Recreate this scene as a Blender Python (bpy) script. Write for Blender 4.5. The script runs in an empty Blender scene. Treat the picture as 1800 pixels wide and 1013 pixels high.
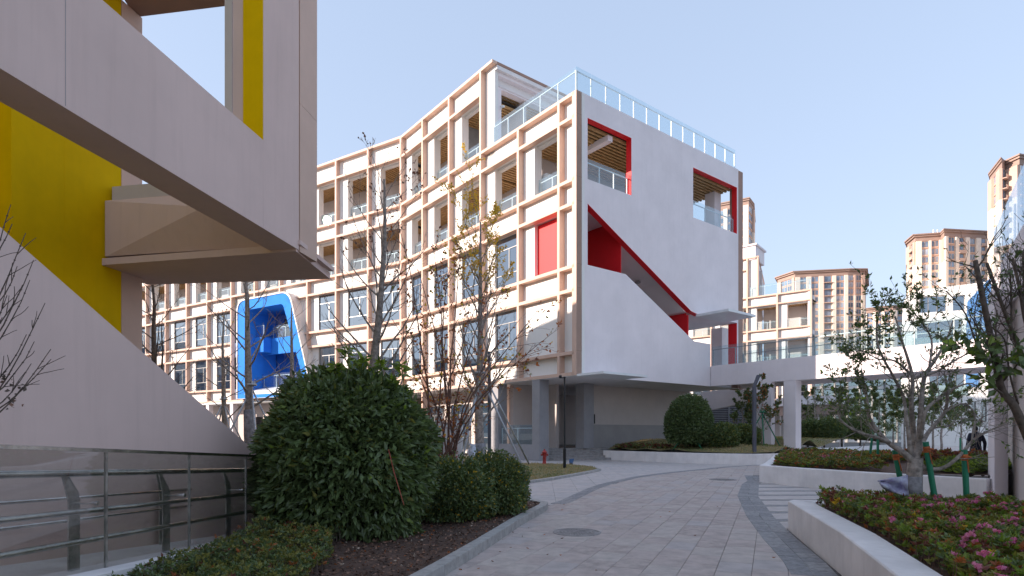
import bpy, bmesh, math, random
import numpy as np
from mathutils import Vector, Matrix, geometry
random.seed(7); RNG = np.random.default_rng(11)
SC = bpy.context.scene
COL = SC.collection
# ------------------------------------------------------------------ camera
FPX, HZ, EYE = 1040.0, 760.0, 1.5        # focal length in photo pixels, horizon row, eye height (m)
cam = bpy.data.objects.new('camera', bpy.data.cameras.new('camera')); COL.objects.link(cam)
cam.location = (0, 0, EYE); cam.rotation_euler = (math.radians(90), 0, 0)
cam.data.sensor_width = 36; cam.data.lens = FPX/1800*36
cam.data.shift_y = (HZ-506.5)/1800; cam.data.clip_end = 3000; cam.data.clip_start = 0.05
SC.camera = cam
# ------------------------------------------------------------------ sky and sun
SUN_DIR = Vector((-1.036, -.155, .358)).normalized()      # towards the sun
SKG = .30; SKT = (1.29, 1.56, 1.93)
W = bpy.data.worlds.new('World'); SC.world = W; W.use_nodes = True
nt = W.node_tree; bg = nt.nodes['Background']
sky = nt.nodes.new('ShaderNodeTexSky'); sky.sky_type = 'NISHITA'; sky.sun_disc = False
sky.sun_elevation = math.asin(SUN_DIR.z); sky.sun_rotation = math.atan2(SUN_DIR.x, SUN_DIR.y)
sky.air_density = 1.0; sky.dust_density = 1.0; sky.ozone_density = 1.0; sky.altitude = 50
gm = nt.nodes.new('ShaderNodeGamma'); gm.inputs[1].default_value = SKG      # hazy winter sky: softer fall-off from horizon to zenith
nt.links.new(sky.outputs[0], gm.inputs[0]); tn = nt.nodes.new('ShaderNodeMix'); tn.data_type = 'RGBA'; tn.blend_type = 'MULTIPLY'; tn.inputs[0].default_value = 1
tn.inputs[7].default_value = (*SKT, 1); nt.links.new(gm.outputs[0], tn.inputs[6])
nt.links.new(tn.outputs[2], bg.inputs[0]); bg.inputs[1].default_value = 0.15
sl = bpy.data.lights.new('sun', 'SUN'); sl.energy = 3.3; sl.angle = math.radians(.53); sl.color = (1.0, .90, .80)
so = bpy.data.objects.new('sun', sl); COL.objects.link(so); so.location = (-30, 0, 40)
so.rotation_euler = SUN_DIR.to_track_quat('Z', 'Y').to_euler()
SC.view_settings.view_transform = 'Standard'; SC.view_settings.look = 'None'
SC.view_settings.gamma = 1; SC.view_settings.use_curve_mapping = False; SC.view_settings.exposure = 1.35
SC.view_settings.use_white_balance = True; SC.view_settings.white_balance_temperature = 7000; SC.view_settings.white_balance_tint = 16

# ------------------------------------------------------------------ helpers
def kx(px): return (px-900)/FPX
def P(px, py, Y): return Vector((kx(px)*Y, Y, EYE+(HZ-py)*Y/FPX))
def G(px, py, z=0.0):
    Y = (EYE-z)*FPX/(py-HZ); return Vector((kx(px)*Y, Y, z))

def mat(name, col, rough=.6, var=.06, scale=3.0, bump=0.0, bscale=60, metal=0.0, spec=.4, streak=0.0, col2=None, detail=4):
    m = bpy.data.materials.new(name); m.use_nodes = True; n = m.node_tree.nodes; l = m.node_tree.links
    b = n['Principled BSDF']; b.inputs['Roughness'].default_value = rough; b.inputs['Metallic'].default_value = metal
    b.inputs['Specular IOR Level'].default_value = spec
    geo = n.new('ShaderNodeNewGeometry'); out = None
    nz = n.new('ShaderNodeTexNoise'); nz.inputs['Scale'].default_value = scale; nz.inputs['Detail'].default_value = detail
    nz.inputs['Roughness'].default_value = .65
    l.new(geo.outputs['Position'], nz.inputs['Vector'])
    mx = n.new('ShaderNodeMix'); mx.data_type = 'RGBA'
    c2 = col2 if col2 else tuple(c*(1-var*2.2) for c in col)
    c1 = col if col2 else tuple(min(1, c*(1+var)) for c in col)
    mx.inputs[6].default_value = (*c1, 1); mx.inputs[7].default_value = (*c2, 1)
    rmp = n.new('ShaderNodeMapRange'); rmp.inputs[1].default_value = .35; rmp.inputs[2].default_value = .68
    l.new(nz.outputs[0], rmp.inputs[0]); l.new(rmp.outputs[0], mx.inputs[0]); out = mx.outputs[2]
    if streak:
        mp = n.new('ShaderNodeMapping'); mp.inputs['Scale'].default_value = (3.1, 3.1, .16)
        l.new(geo.outputs['Position'], mp.inputs[0])
        n2 = n.new('ShaderNodeTexNoise'); n2.inputs['Scale'].default_value = 2.2; n2.inputs['Detail'].default_value = 5; n2.inputs['Roughness'].default_value=.7
        l.new(mp.outputs[0], n2.inputs['Vector'])
        r2 = n.new('ShaderNodeMapRange'); r2.inputs[1].default_value = .5; r2.inputs[2].default_value = .8; r2.inputs[4].default_value = streak
        l.new(n2.outputs[0], r2.inputs[0])
        m2 = n.new('ShaderNodeMix'); m2.data_type = 'RGBA'; m2.inputs[7].default_value = (col[0]*.55, col[1]*.52, col[2]*.5, 1)
        l.new(r2.outputs[0], m2.inputs[0]); l.new(out, m2.inputs[6]); out = m2.outputs[2]
    l.new(out, b.inputs['Base Color'])
    if bump:
        n3 = n.new('ShaderNodeTexNoise'); n3.inputs['Scale'].default_value = bscale; n3.inputs['Detail'].default_value = 3
        l.new(geo.outputs['Position'], n3.inputs['Vector'])
        bp = n.new('ShaderNodeBump'); bp.inputs['Strength'].default_value = bump; bp.inputs['Distance'].default_value = .01
        l.new(n3.outputs[0], bp.inputs['Height']); l.new(bp.outputs[0], b.inputs['Normal'])
    return m

def leafmat(name, col, rough=.45, trans=.25, var=.25):
    m = mat(name, col, rough, var, 9.0, spec=.35); n = m.node_tree.nodes; l = m.node_tree.links
    b = n['Principled BSDF']; o = n['Material Output']
    t = n.new('ShaderNodeBsdfTranslucent'); t.inputs[0].default_value = (min(1,col[0]*1.6), min(1,col[1]*1.7), col[2]*.8, 1)
    mx = n.new('ShaderNodeMixShader'); mx.inputs[0].default_value = trans
    l.new(b.outputs[0], mx.inputs[1]); l.new(t.outputs[0], mx.inputs[2]); l.new(mx.outputs[0], o.inputs[0])
    return m

def glassmat(name, tint, base=.06, grough=.0, refl=(.95, .97, 1.0), op=0.0, opcol=(.5, .6, .65)):
    """pane: transparent body with a fresnel mirror, and an optional faint film of its own colour"""
    m = bpy.data.materials.new(name); m.use_nodes = True; n = m.node_tree.nodes; l = m.node_tree.links
    n.remove(n['Principled BSDF']); o = n['Material Output']
    tr = n.new('ShaderNodeBsdfTransparent'); tr.inputs[0].default_value = (*tint, 1)
    gl = n.new('ShaderNodeBsdfGlossy'); gl.inputs['Roughness'].default_value = grough; gl.inputs[0].default_value = (*refl, 1)
    fr = n.new('ShaderNodeLayerWeight'); fr.inputs[0].default_value = .35
    mr = n.new('ShaderNodeMapRange'); mr.inputs[3].default_value = base; mr.inputs[4].default_value = .95
    pw = n.new('ShaderNodeMath'); pw.operation = 'POWER'; pw.inputs[1].default_value = 2.6
    l.new(fr.outputs['Facing'], pw.inputs[0]); l.new(pw.outputs[0], mr.inputs[0])
    body = tr.outputs[0]
    if op:
        df = n.new('ShaderNodeBsdfDiffuse'); df.inputs[0].default_value = (*opcol, 1)
        m1 = n.new('ShaderNodeMixShader'); m1.inputs[0].default_value = op
        l.new(body, m1.inputs[1]); l.new(df.outputs[0], m1.inputs[2]); body = m1.outputs[0]
    mx = n.new('ShaderNodeMixShader'); l.new(mr.outputs[0], mx.inputs[0]); l.new(body, mx.inputs[1]); l.new(gl.outputs[0], mx.inputs[2])
    l.new(mx.outputs[0], o.inputs[0]); return m

M = {}
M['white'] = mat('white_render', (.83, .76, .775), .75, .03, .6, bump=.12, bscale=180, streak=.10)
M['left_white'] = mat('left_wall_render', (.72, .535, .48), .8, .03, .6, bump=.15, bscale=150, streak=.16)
M['panel'] = mat('white_panel', (.80, .78, .75), .6, .02, .5, bump=.08, bscale=150, streak=.05)
M['planter'] = mat('planter_render', (.80, .76, .75), .8, .06, 1.6, bump=.25, bscale=120, streak=.22)
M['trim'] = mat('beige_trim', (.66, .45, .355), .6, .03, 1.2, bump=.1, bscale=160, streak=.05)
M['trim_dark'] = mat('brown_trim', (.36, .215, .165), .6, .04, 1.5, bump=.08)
M['grey_wall'] = mat('warm_grey_wall', (.58, .51, .48), .75, .03, .8, bump=.1, bscale=150, streak=.06)
M['grey_col'] = mat('grey_column', (.30, .295, .31), .7, .05, 1.5, bump=.1)
M['dado'] = mat('grey_dado', (.36, .34, .335), .7, .04, 1.0, bump=.1)
M['yellow'] = mat('yellow_paint', (.84, .52, .001), .8, .05, .9, bump=.15, bscale=150, streak=.10, spec=.12)
M['red'] = mat('red_paint', (.80, .016, .022), .55, .03, 1.0)
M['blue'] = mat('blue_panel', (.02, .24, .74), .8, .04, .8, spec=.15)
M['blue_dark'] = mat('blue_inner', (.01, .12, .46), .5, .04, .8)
M['soffit'] = mat('soffit_white', (.78, .75, .75), .8, .03, .7)
M['stair_soffit'] = mat('stair_soffit_paint', (.88, .83, .82), .8, .02, .7)
M['wood'] = mat('wood_slat', (.50, .30, .13), .55, .12, 4.0)
M['dark'] = mat('dark_void', (.035, .03, .028), .8, .1)
M['alu'] = mat('aluminium', (.27, .275, .28), .4, .04, 3, metal=.5)
M['alu_white'] = mat('white_steel', (.72, .74, .75), .4, .03, 3)
M['steel'] = mat('brushed_steel', (.62, .60, .58), .25, .15, 8, bump=.12, bscale=40, metal=1.0)
M['steel_dull'] = mat('dull_steel', (.50, .48, .46), .42, .25, 6, bump=.2, bscale=30, metal=.9)
M['black'] = mat('black_metal', (.018, .018, .02), .45, .1)
M['lampgrey'] = mat('lamp_grey', (.09, .095, .12), .45, .08)
M['curtain'] = mat('curtain_cloth', (.30, .33, .36), .9, .05, 2)
M['room'] = mat('room_wall', (.30, .30, .30), .9, .05)
M['rail_glass'] = glassmat('rail_glass', (.87, .935, .955), .05, 0, op=.03, opcol=(.62, .75, .80))
M['ramp_glass'] = glassmat('ramp_glass', (.84, .84, .82), .05, 0, op=.03, opcol=(.3, .3, .28))
M['win_glass'] = glassmat('window_glass', (.24, .32, .37), .33, .012, (.80, .90, 1.0))
M['tower_glass2'] = mat('tower_glass_pale', (.30, .38, .48), .15, .3, .15, spec=.9)
M['tower_glass'] = mat('tower_glass', (.16, .23, .33), .12, .3, .15, spec=.9)
M['teal_glass'] = glassmat('pale_green_glass', (.55, .70, .70), .25, .01, (.85, .95, 1.0), op=.25, opcol=(.55, .68, .66))
M['blue_glass'] = glassmat('blue_glass', (.15, .40, .75), .30, .01, (.6, .8, 1.0), op=.5, opcol=(.10, .36, .75))
M['t_beige'] = mat('tower_beige', (.80, .70, .61), .8, .04, .1)
M['t_brown'] = mat('tower_brown', (.60, .42, .34), .8, .06, .2)
M['t_roof'] = mat('tower_cornice', (.36, .25, .21), .7, .05, .2)
M['paver1'] = mat('pale_paver', (.50, .435, .40), .75, .09, 5, bump=.25, bscale=90)
M['paver2'] = mat('pink_paver', (.485, .405, .375), .75, .10, 4, bump=.25, bscale=90)
M['paver3'] = mat('blue_grey_paver', (.46, .41, .395), .7, .08, 4, bump=.25, bscale=90)
M['paver4'] = mat('worn_paver', (.46, .385, .355), .8, .12, 6, bump=.3, bscale=80)
M['slab1'] = mat('light_slab', (.53, .48, .46), .75, .07, 4, bump=.2, bscale=90)
M['slab2'] = mat('cool_slab', (.49, .455, .445), .75, .08, 4, bump=.2, bscale=90)
M['band1'] = mat('dark_granite', (.26, .26, .27), .7, .15, 14, bump=.3, bscale=120)
M['band2'] = mat('grey_granite', (.31, .305, .31), .7, .15, 14, bump=.3, bscale=120)
M['manhole'] = mat('manhole_iron', (.30, .28, .275), .7, .15, 9)
M['joint_line'] = mat('render_joint', (.42, .36, .35), .8)
M['joint'] = mat('sand_joint', (.11, .10, .095), .95, .2, 12)
M['kerb'] = mat('granite_kerb', (.40, .385, .37), .75, .12, 9, bump=.35, bscale=70)
M['soil'] = mat('mulch_soil', (.13, .075, .055), .95, .2, 7, bump=1.0, bscale=22, col2=(.06, .036, .028))
M['chip1'] = mat('mulch_chip', (.26, .145, .10), .9, .3, 12)
M['chip2'] = mat('pale_chip', (.42, .32, .25), .9, .3, 12)
M['turf'] = mat('turf_base', (.25, .185, .095), .95, .2, 2.2, bump=.8, bscale=40, col2=(.12, .135, .05))
M['grass_g'] = leafmat('green_blade', (.13, .18, .05), .6, .2)
M['grass_y'] = leafmat('straw_blade', (.40, .30, .15), .7, .2)
M['bark'] = mat('grey_bark', (.33, .275, .24), .85, .25, 14, bump=.8, bscale=35)
M['bark_d'] = mat('dark_bark', (.13, .095, .075), .85, .25, 14, bump=.8, bscale=35)
M['bark_r'] = mat('red_bark', (.20, .105, .08), .8, .25, 14, bump=.5, bscale=35)
M['wrap'] = mat('trunk_wrap', (.27, .255, .265), .8, .2, 10, bump=.6, bscale=30)
M['leaf_a'] = leafmat('deep_green_leaf', (.11, .155, .062), .28, .12)
M['leaf_b'] = leafmat('mid_green_leaf', (.125, .175, .065), .34, .18)
M['leaf_c'] = leafmat('fresh_green_leaf', (.20, .28, .05), .42, .3)
M['leaf_d'] = leafmat('yellow_leaf', (.85, .44, .05), .55, .35)
M['leaf_e'] = leafmat('rust_leaf', (.42, .13, .05), .55, .3)
M['leaf_f'] = leafmat('olive_leaf', (.22, .21, .055), .5, .25)
M['leaf_g'] = leafmat('grey_green_leaf', (.11, .15, .07), .5, .2)
M['leaf_h'] = leafmat('maroon_leaf', (.20, .065, .05), .5, .2)
M['pink'] = leafmat('pink_petal', (.80, .26, .48), .55, .3)
M['pink2'] = leafmat('magenta_petal', (.62, .14, .36), .55, .3)
M['hydrant'] = mat('hydrant_red', (.42, .045, .04), .5, .12, 12)
M['green_pole'] = mat('green_plastic', (.012, .20, .11), .45, .1)
M['pole_metal'] = mat('galvanised_pole', (.45, .46, .48), .4, .1, 5, metal=.4)
M['orange'] = mat('orange_tie', (.50, .13, .04), .7, .2)
M['bag'] = mat('plastic_sack', (.50, .52, .60), .45, .1, 9, col2=(.24, .20, .36))
M['sack_white'] = mat('white_sack', (.62, .66, .74), .5, .15, 12)
M['stone'] = mat('white_stone', (.60, .58, .57), .7, .05, 4)
M['step'] = mat('step_stone', (.34, .32, .315), .75, .12, 6, bump=.2)
M['jacket'] = mat('navy_cloth', (.012, .016, .035), .85, .2, 20)
M['trouser'] = mat('dark_cloth', (.03, .032, .036), .85, .2, 20)
M['skin'] = mat('skin', (.42, .25, .18), .6, .05)
M['hair'] = mat('hair', (.012, .01, .009), .7, .1)
M['sign_red'] = mat('sign_red', (.45, .09, .06), .6, .1)
M['louvre'] = mat('louvre_grey', (.24, .245, .27), .6, .05)
M['earth'] = mat('ground_earth', (.16, .15, .14), .9, .1, .3)

def setp(o, label=None, cat=None, group=None, kind=None):
    if label: o['label'] = label
    if cat: o['category'] = cat
    if group: o['group'] = group
    if kind: o['kind'] = kind
    return o
def empty(name, loc, label, cat, group=None):
    o = bpy.data.objects.new(name, None); COL.objects.link(o); o.location = loc; o.empty_display_size = .3
    return setp(o, label, cat, group)
def link(name, me, parent=None, local=False):
    o = bpy.data.objects.new(name, me); COL.objects.link(o)
    if parent is not None:
        o.parent = parent
        if not local: o.matrix_parent_inverse = parent_world(parent).inverted()
    return o
def parent_world(p):
    m = Matrix.LocRotScale(p.location, p.rotation_euler, p.scale)
    if p.parent is not None: m = parent_world(p.parent) @ p.matrix_parent_inverse @ m
    return m

class MB:
    def __init__(s): s.v = []; s.f = []; s.m = []; s.cur = 0; s.sm = False
    def quad(s, a, b, c, d):
        i = len(s.v); s.v += [tuple(a), tuple(b), tuple(c), tuple(d)]; s.f.append((i, i+1, i+2, i+3)); s.m.append(s.cur)
    def tri(s, a, b, c):
        i = len(s.v); s.v += [tuple(a), tuple(b), tuple(c)]; s.f.append((i, i+1, i+2)); s.m.append(s.cur)
    def hexa(s, p):
        i = len(s.v); s.v += [tuple(q) for q in p]
        for f in ((0,3,2,1),(4,5,6,7),(0,1,5,4),(1,2,6,5),(2,3,7,6),(3,0,4,7)):
            s.f.append(tuple(i+j for j in f)); s.m.append(s.cur)
    def box(s, x0, x1, y0, y1, z0, z1):
        s.hexa([(x0,y0,z0),(x1,y0,z0),(x1,y1,z0),(x0,y1,z0),(x0,y0,z1),(x1,y0,z1),(x1,y1,z1),(x0,y1,z1)])
    def prism(s, pts, z0, z1):
        """pts 2-D plan outline; z0/z1 numbers or lists"""
        n = len(pts); i = len(s.v)
        Z0 = z0 if isinstance(z0, (list, tuple)) else [z0]*n; Z1 = z1 if isinstance(z1, (list, tuple)) else [z1]*n
        s.v += [(p[0], p[1], z) for p, z in zip(pts, Z0)] + [(p[0], p[1], z) for p, z in zip(pts, Z1)]
        tr = geometry.tessellate_polygon([[Vector((p[0], p[1], 0)) for p in pts]])
        for t in tr:
            s.f.append((i+t[2], i+t[1], i+t[0])); s.m.append(s.cur); s.f.append((i+n+t[0], i+n+t[1], i+n+t[2])); s.m.append(s.cur)
        for a in range(n):
            b = (a+1) % n; s.f.append((i+a, i+b, i+n+b, i+n+a)); s.m.append(s.cur)
    def tube(s, pts, rad, n=6, caps=True):
        pts = [Vector(p) for p in pts]; R = rad if isinstance(rad, (list, tuple)) else [rad]*len(pts)
        i0 = len(s.v); up = None
        for j, p in enumerate(pts):
            d = (pts[min(j+1, len(pts)-1)]-pts[max(j-1, 0)])
            if d.length < 1e-9: d = Vector((0, 0, 1))
            d.normalize()
            if up is None: up = Vector((1, 0, 0)) if abs(d.x) < .8 else Vector((0, 1, 0))
            a = up-d*up.dot(d); a.normalize(); b = d.cross(a); up = a
            for k in range(n):
                t = 2*math.pi*k/n; q = p+(a*math.cos(t)+b*math.sin(t))*R[j]; s.v.append((q.x, q.y, q.z))
        for j in range(len(pts)-1):
            for k in range(n):
                k2 = (k+1) % n; s.f.append((i0+j*n+k, i0+j*n+k2, i0+(j+1)*n+k2, i0+(j+1)*n+k)); s.m.append(s.cur)
        if caps:
            s.f.append(tuple(i0+k for k in range(n))[::-1]); s.m.append(s.cur)
            s.f.append(tuple(i0+(len(pts)-1)*n+k for k in range(n))); s.m.append(s.cur)
    def lathe(s, c, prof, n=16):
        i0 = len(s.v)
        for r, z in prof:
            for k in range(n):
                t = 2*math.pi*k/n; s.v.append((c[0]+r*math.cos(t), c[1]+r*math.sin(t), c[2]+z))
        for j in range(len(prof)-1):
            for k in range(n):
                k2 = (k+1) % n; s.f.append((i0+j*n+k, i0+j*n+k2, i0+(j+1)*n+k2, i0+(j+1)*n+k)); s.m.append(s.cur)
        s.f.append(tuple(i0+k for k in range(n))[::-1]); s.m.append(s.cur)
        s.f.append(tuple(i0+(len(prof)-1)*n+k for k in range(n))); s.m.append(s.cur)
    def mesh(s, name, mats, smooth=False):
        me = bpy.data.meshes.new(name); me.from_pydata(s.v, [], s.f)
        if not isinstance(mats, (list, tuple)): mats = [mats]
        for m in mats: me.materials.append(m)
        if len(mats) > 1: me.polygons.foreach_set('material_index', s.m)
        if smooth: me.polygons.foreach_set('use_smooth', [True]*len(s.f))
        me.update(); return me
    def build(s, name, mats, parent=None, smooth=False, kind=None, label=None, bevel=0):
        o = link(name, s.mesh(name, mats, smooth), parent)
        if bevel:
            b = o.modifiers.new('bevel', 'BEVEL'); b.width = bevel; b.segments = 2; b.limit_method = 'ANGLE'
        return setp(o, label=label, kind=kind)

class Frame:
    """a = along the wall, d = outward, z up"""
    def __init__(s, O, A, N): s.O = Vector((O[0], O[1])); s.A = Vector(A).normalized(); s.N = Vector(N).normalized()
    def p(s, a, d, z): q = s.O+s.A*a+s.N*d; return (q.x, q.y, z)
    def box(s, mb, a0, a1, d0, d1, z0, z1):
        mb.hexa([s.p(a0,d0,z0), s.p(a1,d0,z0), s.p(a1,d1,z0), s.p(a0,d1,z0), s.p(a0,d0,z1), s.p(a1,d0,z1), s.p(a1,d1,z1), s.p(a0,d1,z1)])
    def part(s, name, a0, a1, d0, d1, z0, z1, m, parent, label=None, bevel=0):
        mb = MB(); s.box(mb, a0, a1, d0, d1, z0, z1); return mb.build(name, m, parent, label=label, bevel=bevel)
    def az(s, px, py, d=0.0):
        """plan position along the wall and height of a sight line through the photo point"""
        O = s.O+s.N*d; k = kx(px); a = (k*O.y-O.x)/(s.A.x-k*s.A.y); Y = O.y+a*s.A.y
        return a, EYE+(HZ-py)*Y/FPX
    def plate(s, mb, outer, holes, d0, d1):
        loops = [outer]+list(holes); flat = [q for lp in loops for q in lp]
        tr = geometry.tessellate_polygon([[Vector((q[0], q[1], 0)) for q in lp] for lp in loops])
        i = len(mb.v); n = len(flat)
        mb.v += [s.p(q[0], d1, q[1]) for q in flat]+[s.p(q[0], d0, q[1]) for q in flat]
        for t in tr:
            mb.f.append((i+t[0], i+t[1], i+t[2])); mb.m.append(mb.cur); mb.f.append((i+n+t[2], i+n+t[1], i+n+t[0])); mb.m.append(mb.cur)
        b = 0
        for lp in loops:
            for j in range(len(lp)):
                a1, a2 = i+b+j, i+b+(j+1) % len(lp); mb.f.append((a1, a2, a2+n, a1+n)); mb.m.append(mb.cur)
            b += len(lp)

def structure(o): o['kind'] = 'structure'; return o

# leaves: positions, directions, size -> folded two-triangle leaves, several materials in one mesh
def leaf_mesh(name, pos, L, Wd, mats, weights=None, dirs=None, updir=.2, fold=.25, rng=RNG):
    n = len(pos); pos = np.asarray(pos, float)
    if dirs is None: dirs = rng.normal(size=(n, 3)); dirs[:, 2] += updir
    dirs = dirs/np.maximum(1e-6, np.linalg.norm(dirs, axis=1, keepdims=True))
    r = rng.normal(size=(n, 3)); side = np.cross(dirs, r); side /= np.maximum(1e-6, np.linalg.norm(side, axis=1, keepdims=True))
    nor = np.cross(side, dirs)
    s = rng.uniform(.7, 1.25, (n, 1)); L = L*s; Wd = Wd*s
    V = np.empty((n, 4, 3)); V[:, 0] = pos; V[:, 1] = pos+dirs*L*.45+side*Wd*.5+nor*Wd*fold
    V[:, 2] = pos+dirs*L; V[:, 3] = pos+dirs*L*.45-side*Wd*.5+nor*Wd*fold
    me = bpy.data.meshes.new(name); me.vertices.add(n*4); me.vertices.foreach_set('co', V.ravel())
    base = np.arange(n)[:, None]*4
    F = np.concatenate([base+[0, 1, 2], base+[0, 2, 3]], axis=1).astype(np.int32).ravel()
    me.loops.add(n*6); me.loops.foreach_set('vertex_index', F)
    me.polygons.add(n*2); me.polygons.foreach_set('loop_start', np.arange(n*2, dtype=np.int32)*3)
    for m in mats: me.materials.append(m)
    mi = rng.choice(len(mats), n, p=weights); me.polygons.foreach_set('material_index', np.repeat(mi, 2).astype(np.int32))
    me.update(calc_edges=True); return me
# ================================================================== GROUND
def sheet(name, pts, z, m, kind='structure'):
    mb = MB(); tr = geometry.tessellate_polygon([[Vector((p[0], p[1], 0)) for p in pts]])
    mb.v = [(p[0], p[1], z) for p in pts]; mb.f = [tuple(t) for t in tr]; mb.m = [0]*len(tr)
    for i, f in enumerate(mb.f):
        a, b, c = [Vector(mb.v[j]) for j in f]
        if (b-a).cross(c-a).z < 0: mb.f[i] = f[::-1]
    return mb.build(name, m, kind=kind)
sheet('ground', [(-900, -60), (900, -60), (900, 1500), (-900, 1500)], -.14, M['earth'])
road = structure(link('road', None)); 
pavement = structure(link('pavement', None))
sheet('paving_bed', [(-9, -4), (20, -4), (34, 40), (4, 46), (-14, 40)], -.012, M['joint'])

def inpoly(x, y, poly):
    c = False; n = len(poly)
    for i in range(n):
        x1, y1 = poly[i][0], poly[i][1]; x2, y2 = poly[(i+1) % n][0], poly[(i+1) % n][1]
        if (y1 > y) != (y2 > y) and x < (x2-x1)*(y-y1)/(y2-y1)+x1: c = not c
    return c
arc = [(-2.3, 2.5), (-1.0, 6.0), (-.1, 9.4), (.6, 12.1), (1.19, 12.9), (2.15, 15.75), (2.71, 17.1), (4.2, 19.85), (5.9, 22), (9.35, 25.6), (11.6, 27.3)]
edge_r = [(8.3, 20.5), (7.45, 18.1), (6.85, 17), (5.54, 13.9), (4.42, 10.55), (3.79, 8.4), (3.38, 6.85), (3.16, 6.17), (2.4, 3.0)]
road_poly = arc+[(13, 27), (12, 22)]+edge_r
far_poly = [(-1.2, 12.6), (.9, 12.2)]+[(p[0]+.30, p[1]-.12) for p in arc[4:]]+[(11.5, 28), (5, 33), (1.5, 34), (-2, 34), (-9, 30), (-9, 21)]
def tiles(poly, ax, tw, tl, name, mats, parent, ymax, stag=.5, cap=290, z=0.0, gap=.004, off=(0, 0)):
    ax = Vector(ax).normalized(); bx = Vector((ax.y, -ax.x)); near = []; far = []
    for i in range(-150, 150):
        for j in range(-150, 150):
            c = bx*(i*tw)+ax*((j+(i % 2)*stag)*tl)+Vector(off)
            if c.y < 2.6 or c.y > 36 or abs(c.x) > 16: continue
            if abs(c.x) > c.y*.95+1.5: continue
            if not inpoly(c.x, c.y, poly): continue
            if c.y < ymax: near.append(c)
            else: far.append(c)
    near.sort(key=lambda c: c.y if c.y > 4.2 else c.y+50)
    far += near[cap:]; near = near[:cap]
    rot = math.atan2(ax.y, ax.x)-math.pi/2
    mb = MB(); hw, hl = tw/2-gap/2, tl/2-gap/2; b = .004
    mb.v = [(-hw, -hl, -.03), (hw, -hl, -.03), (hw, hl, -.03), (-hw, hl, -.03), (-hw, -hl, -b), (hw, -hl, -b), (hw, hl, -b), (-hw, hl, -b),
            (-hw+b, -hl+b, 0), (hw-b, -hl+b, 0), (hw-b, hl-b, 0), (-hw+b, hl-b, 0)]
    mb.f = [(0,1,5,4),(1,2,6,5),(2,3,7,6),(3,0,4,7),(4,5,9,8),(5,6,10,9),(6,7,11,10),(7,4,8,11),(8,9,10,11)]; mb.m = [0]*9
    ms = [mb.mesh(name, m) for m in mats]
    for c in near:
        o = link(name, random.choice(ms), parent); o.location = (c.x, c.y, z+random.uniform(-.0012, .0012))
        o.rotation_euler = (random.uniform(-.0025, .0025), random.uniform(-.0025, .0025), rot)
    fb = MB(); cr, sr = math.cos(rot), math.sin(rot)
    for c in far:
        fb.cur = random.randrange(len(mats)); zz = z+random.uniform(-.001, .001); base = len(fb.v)
        for v in mb.v[4:]: fb.v.append((c.x+v[0]*cr-v[1]*sr, c.y+v[0]*sr+v[1]*cr, zz+v[2]))
        for f in mb.f[4:]: fb.f.append(tuple(base+q-4 for q in f)); fb.m.append(fb.cur)
    if fb.f: fb.build(name+'_field', mats, parent, kind='stuff')
tiles(road_poly, (.40, .917), .36, .52, 'paver', [M['paver1'], M['paver2'], M['paver2'], M['paver4'], M['paver1'], M['paver3']] , road, 12.4)
tiles(far_poly, (.05, 1), .62, .31, 'paving_slab', [M['slab1'], M['slab2'], M['slab1']], pavement, 17.5, cap=200, z=-.0045)
def band(path, w, parent, name, stone=.3, z=.004, side=0, cap=170, mats=None):
    """a curved row of dark setts, proud of the paving by 4 mm"""
    mats = mats or [M['band1'], M['band2']]; P2 = [Vector(p) for p in path]; n = 0; ms = {}
    far = MB()
    for i in range(len(P2)-1):
        a, b = P2[i], P2[i+1]; L = (b-a).length; k = max(1, round(L/stone))
        ta = (P2[i+1]-P2[max(0, i-1)]).normalized(); tb = (P2[min(len(P2)-1, i+2)]-P2[i]).normalized()
        for j in range(k):
            u0, u1 = j/k, (j+1)/k; g = .004/L
            q0, q1 = a.lerp(b, u0+g), a.lerp(b, u1-g); t0, t1 = ta.lerp(tb, u0), ta.lerp(tb, u1)
            s0, s1 = Vector((t0.y, -t0.x)).normalized(), Vector((t1.y, -t1.x)).normalized()
            for r in range(2):
                w0, w1 = (side-1)*w/2+r*w/2+.003, (side-1)*w/2+(r+1)*w/2-.003
                pts = [q0+s0*w0, q0+s0*w1, q1+s1*w1, q1+s1*w0]
                mb = MB() if n < cap else far
                if n >= cap: mb.cur = random.randrange(2)
                mb.prism([(p.x, p.y) for p in pts], -.02, z+random.uniform(-.001, .001))
                if n < cap: mb.build(name, random.choice(mats), parent)
                n += 1
    if far.f: far.build(name+'_row', mats, parent, kind='stuff')
band([p for p in reversed(edge_r)][1:], .46, road, 'sett', .26, side=0.0)
band([(.95, 12.4)]+arc[4:], .30, road, 'sett', .42, cap=60)
# striped side path between the two right-hand planters
side = structure(link('side_path', None))
er = sorted(edge_r, key=lambda p: p[1])
def edx(y):
    for p, q in zip(er[:-1], er[1:]):
        if p[1] <= y <= q[1]: return p[0]+(q[0]-p[0])*(y-p[1])/(q[1]-p[1])+.02
    return er[-1][0]
for i in range(9):
    y0 = 9.2+i*1.0; x0_ = edx(y0+.5); mb = MB(); mb.prism([(x0_, y0), (12.5, y0+.15), (12.5, y0+.87), (x0_, y0+.72)], -.02, .0026)
    mb.build('path_slab', M['slab1'], side)
    mb = MB(); mb.prism([(x0_, y0+.76), (12.5, y0+.91), (12.5, y0+1.11), (x0_, y0+.96)], -.02, .0022); mb.build('path_strip', M['band2'], side)

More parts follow.
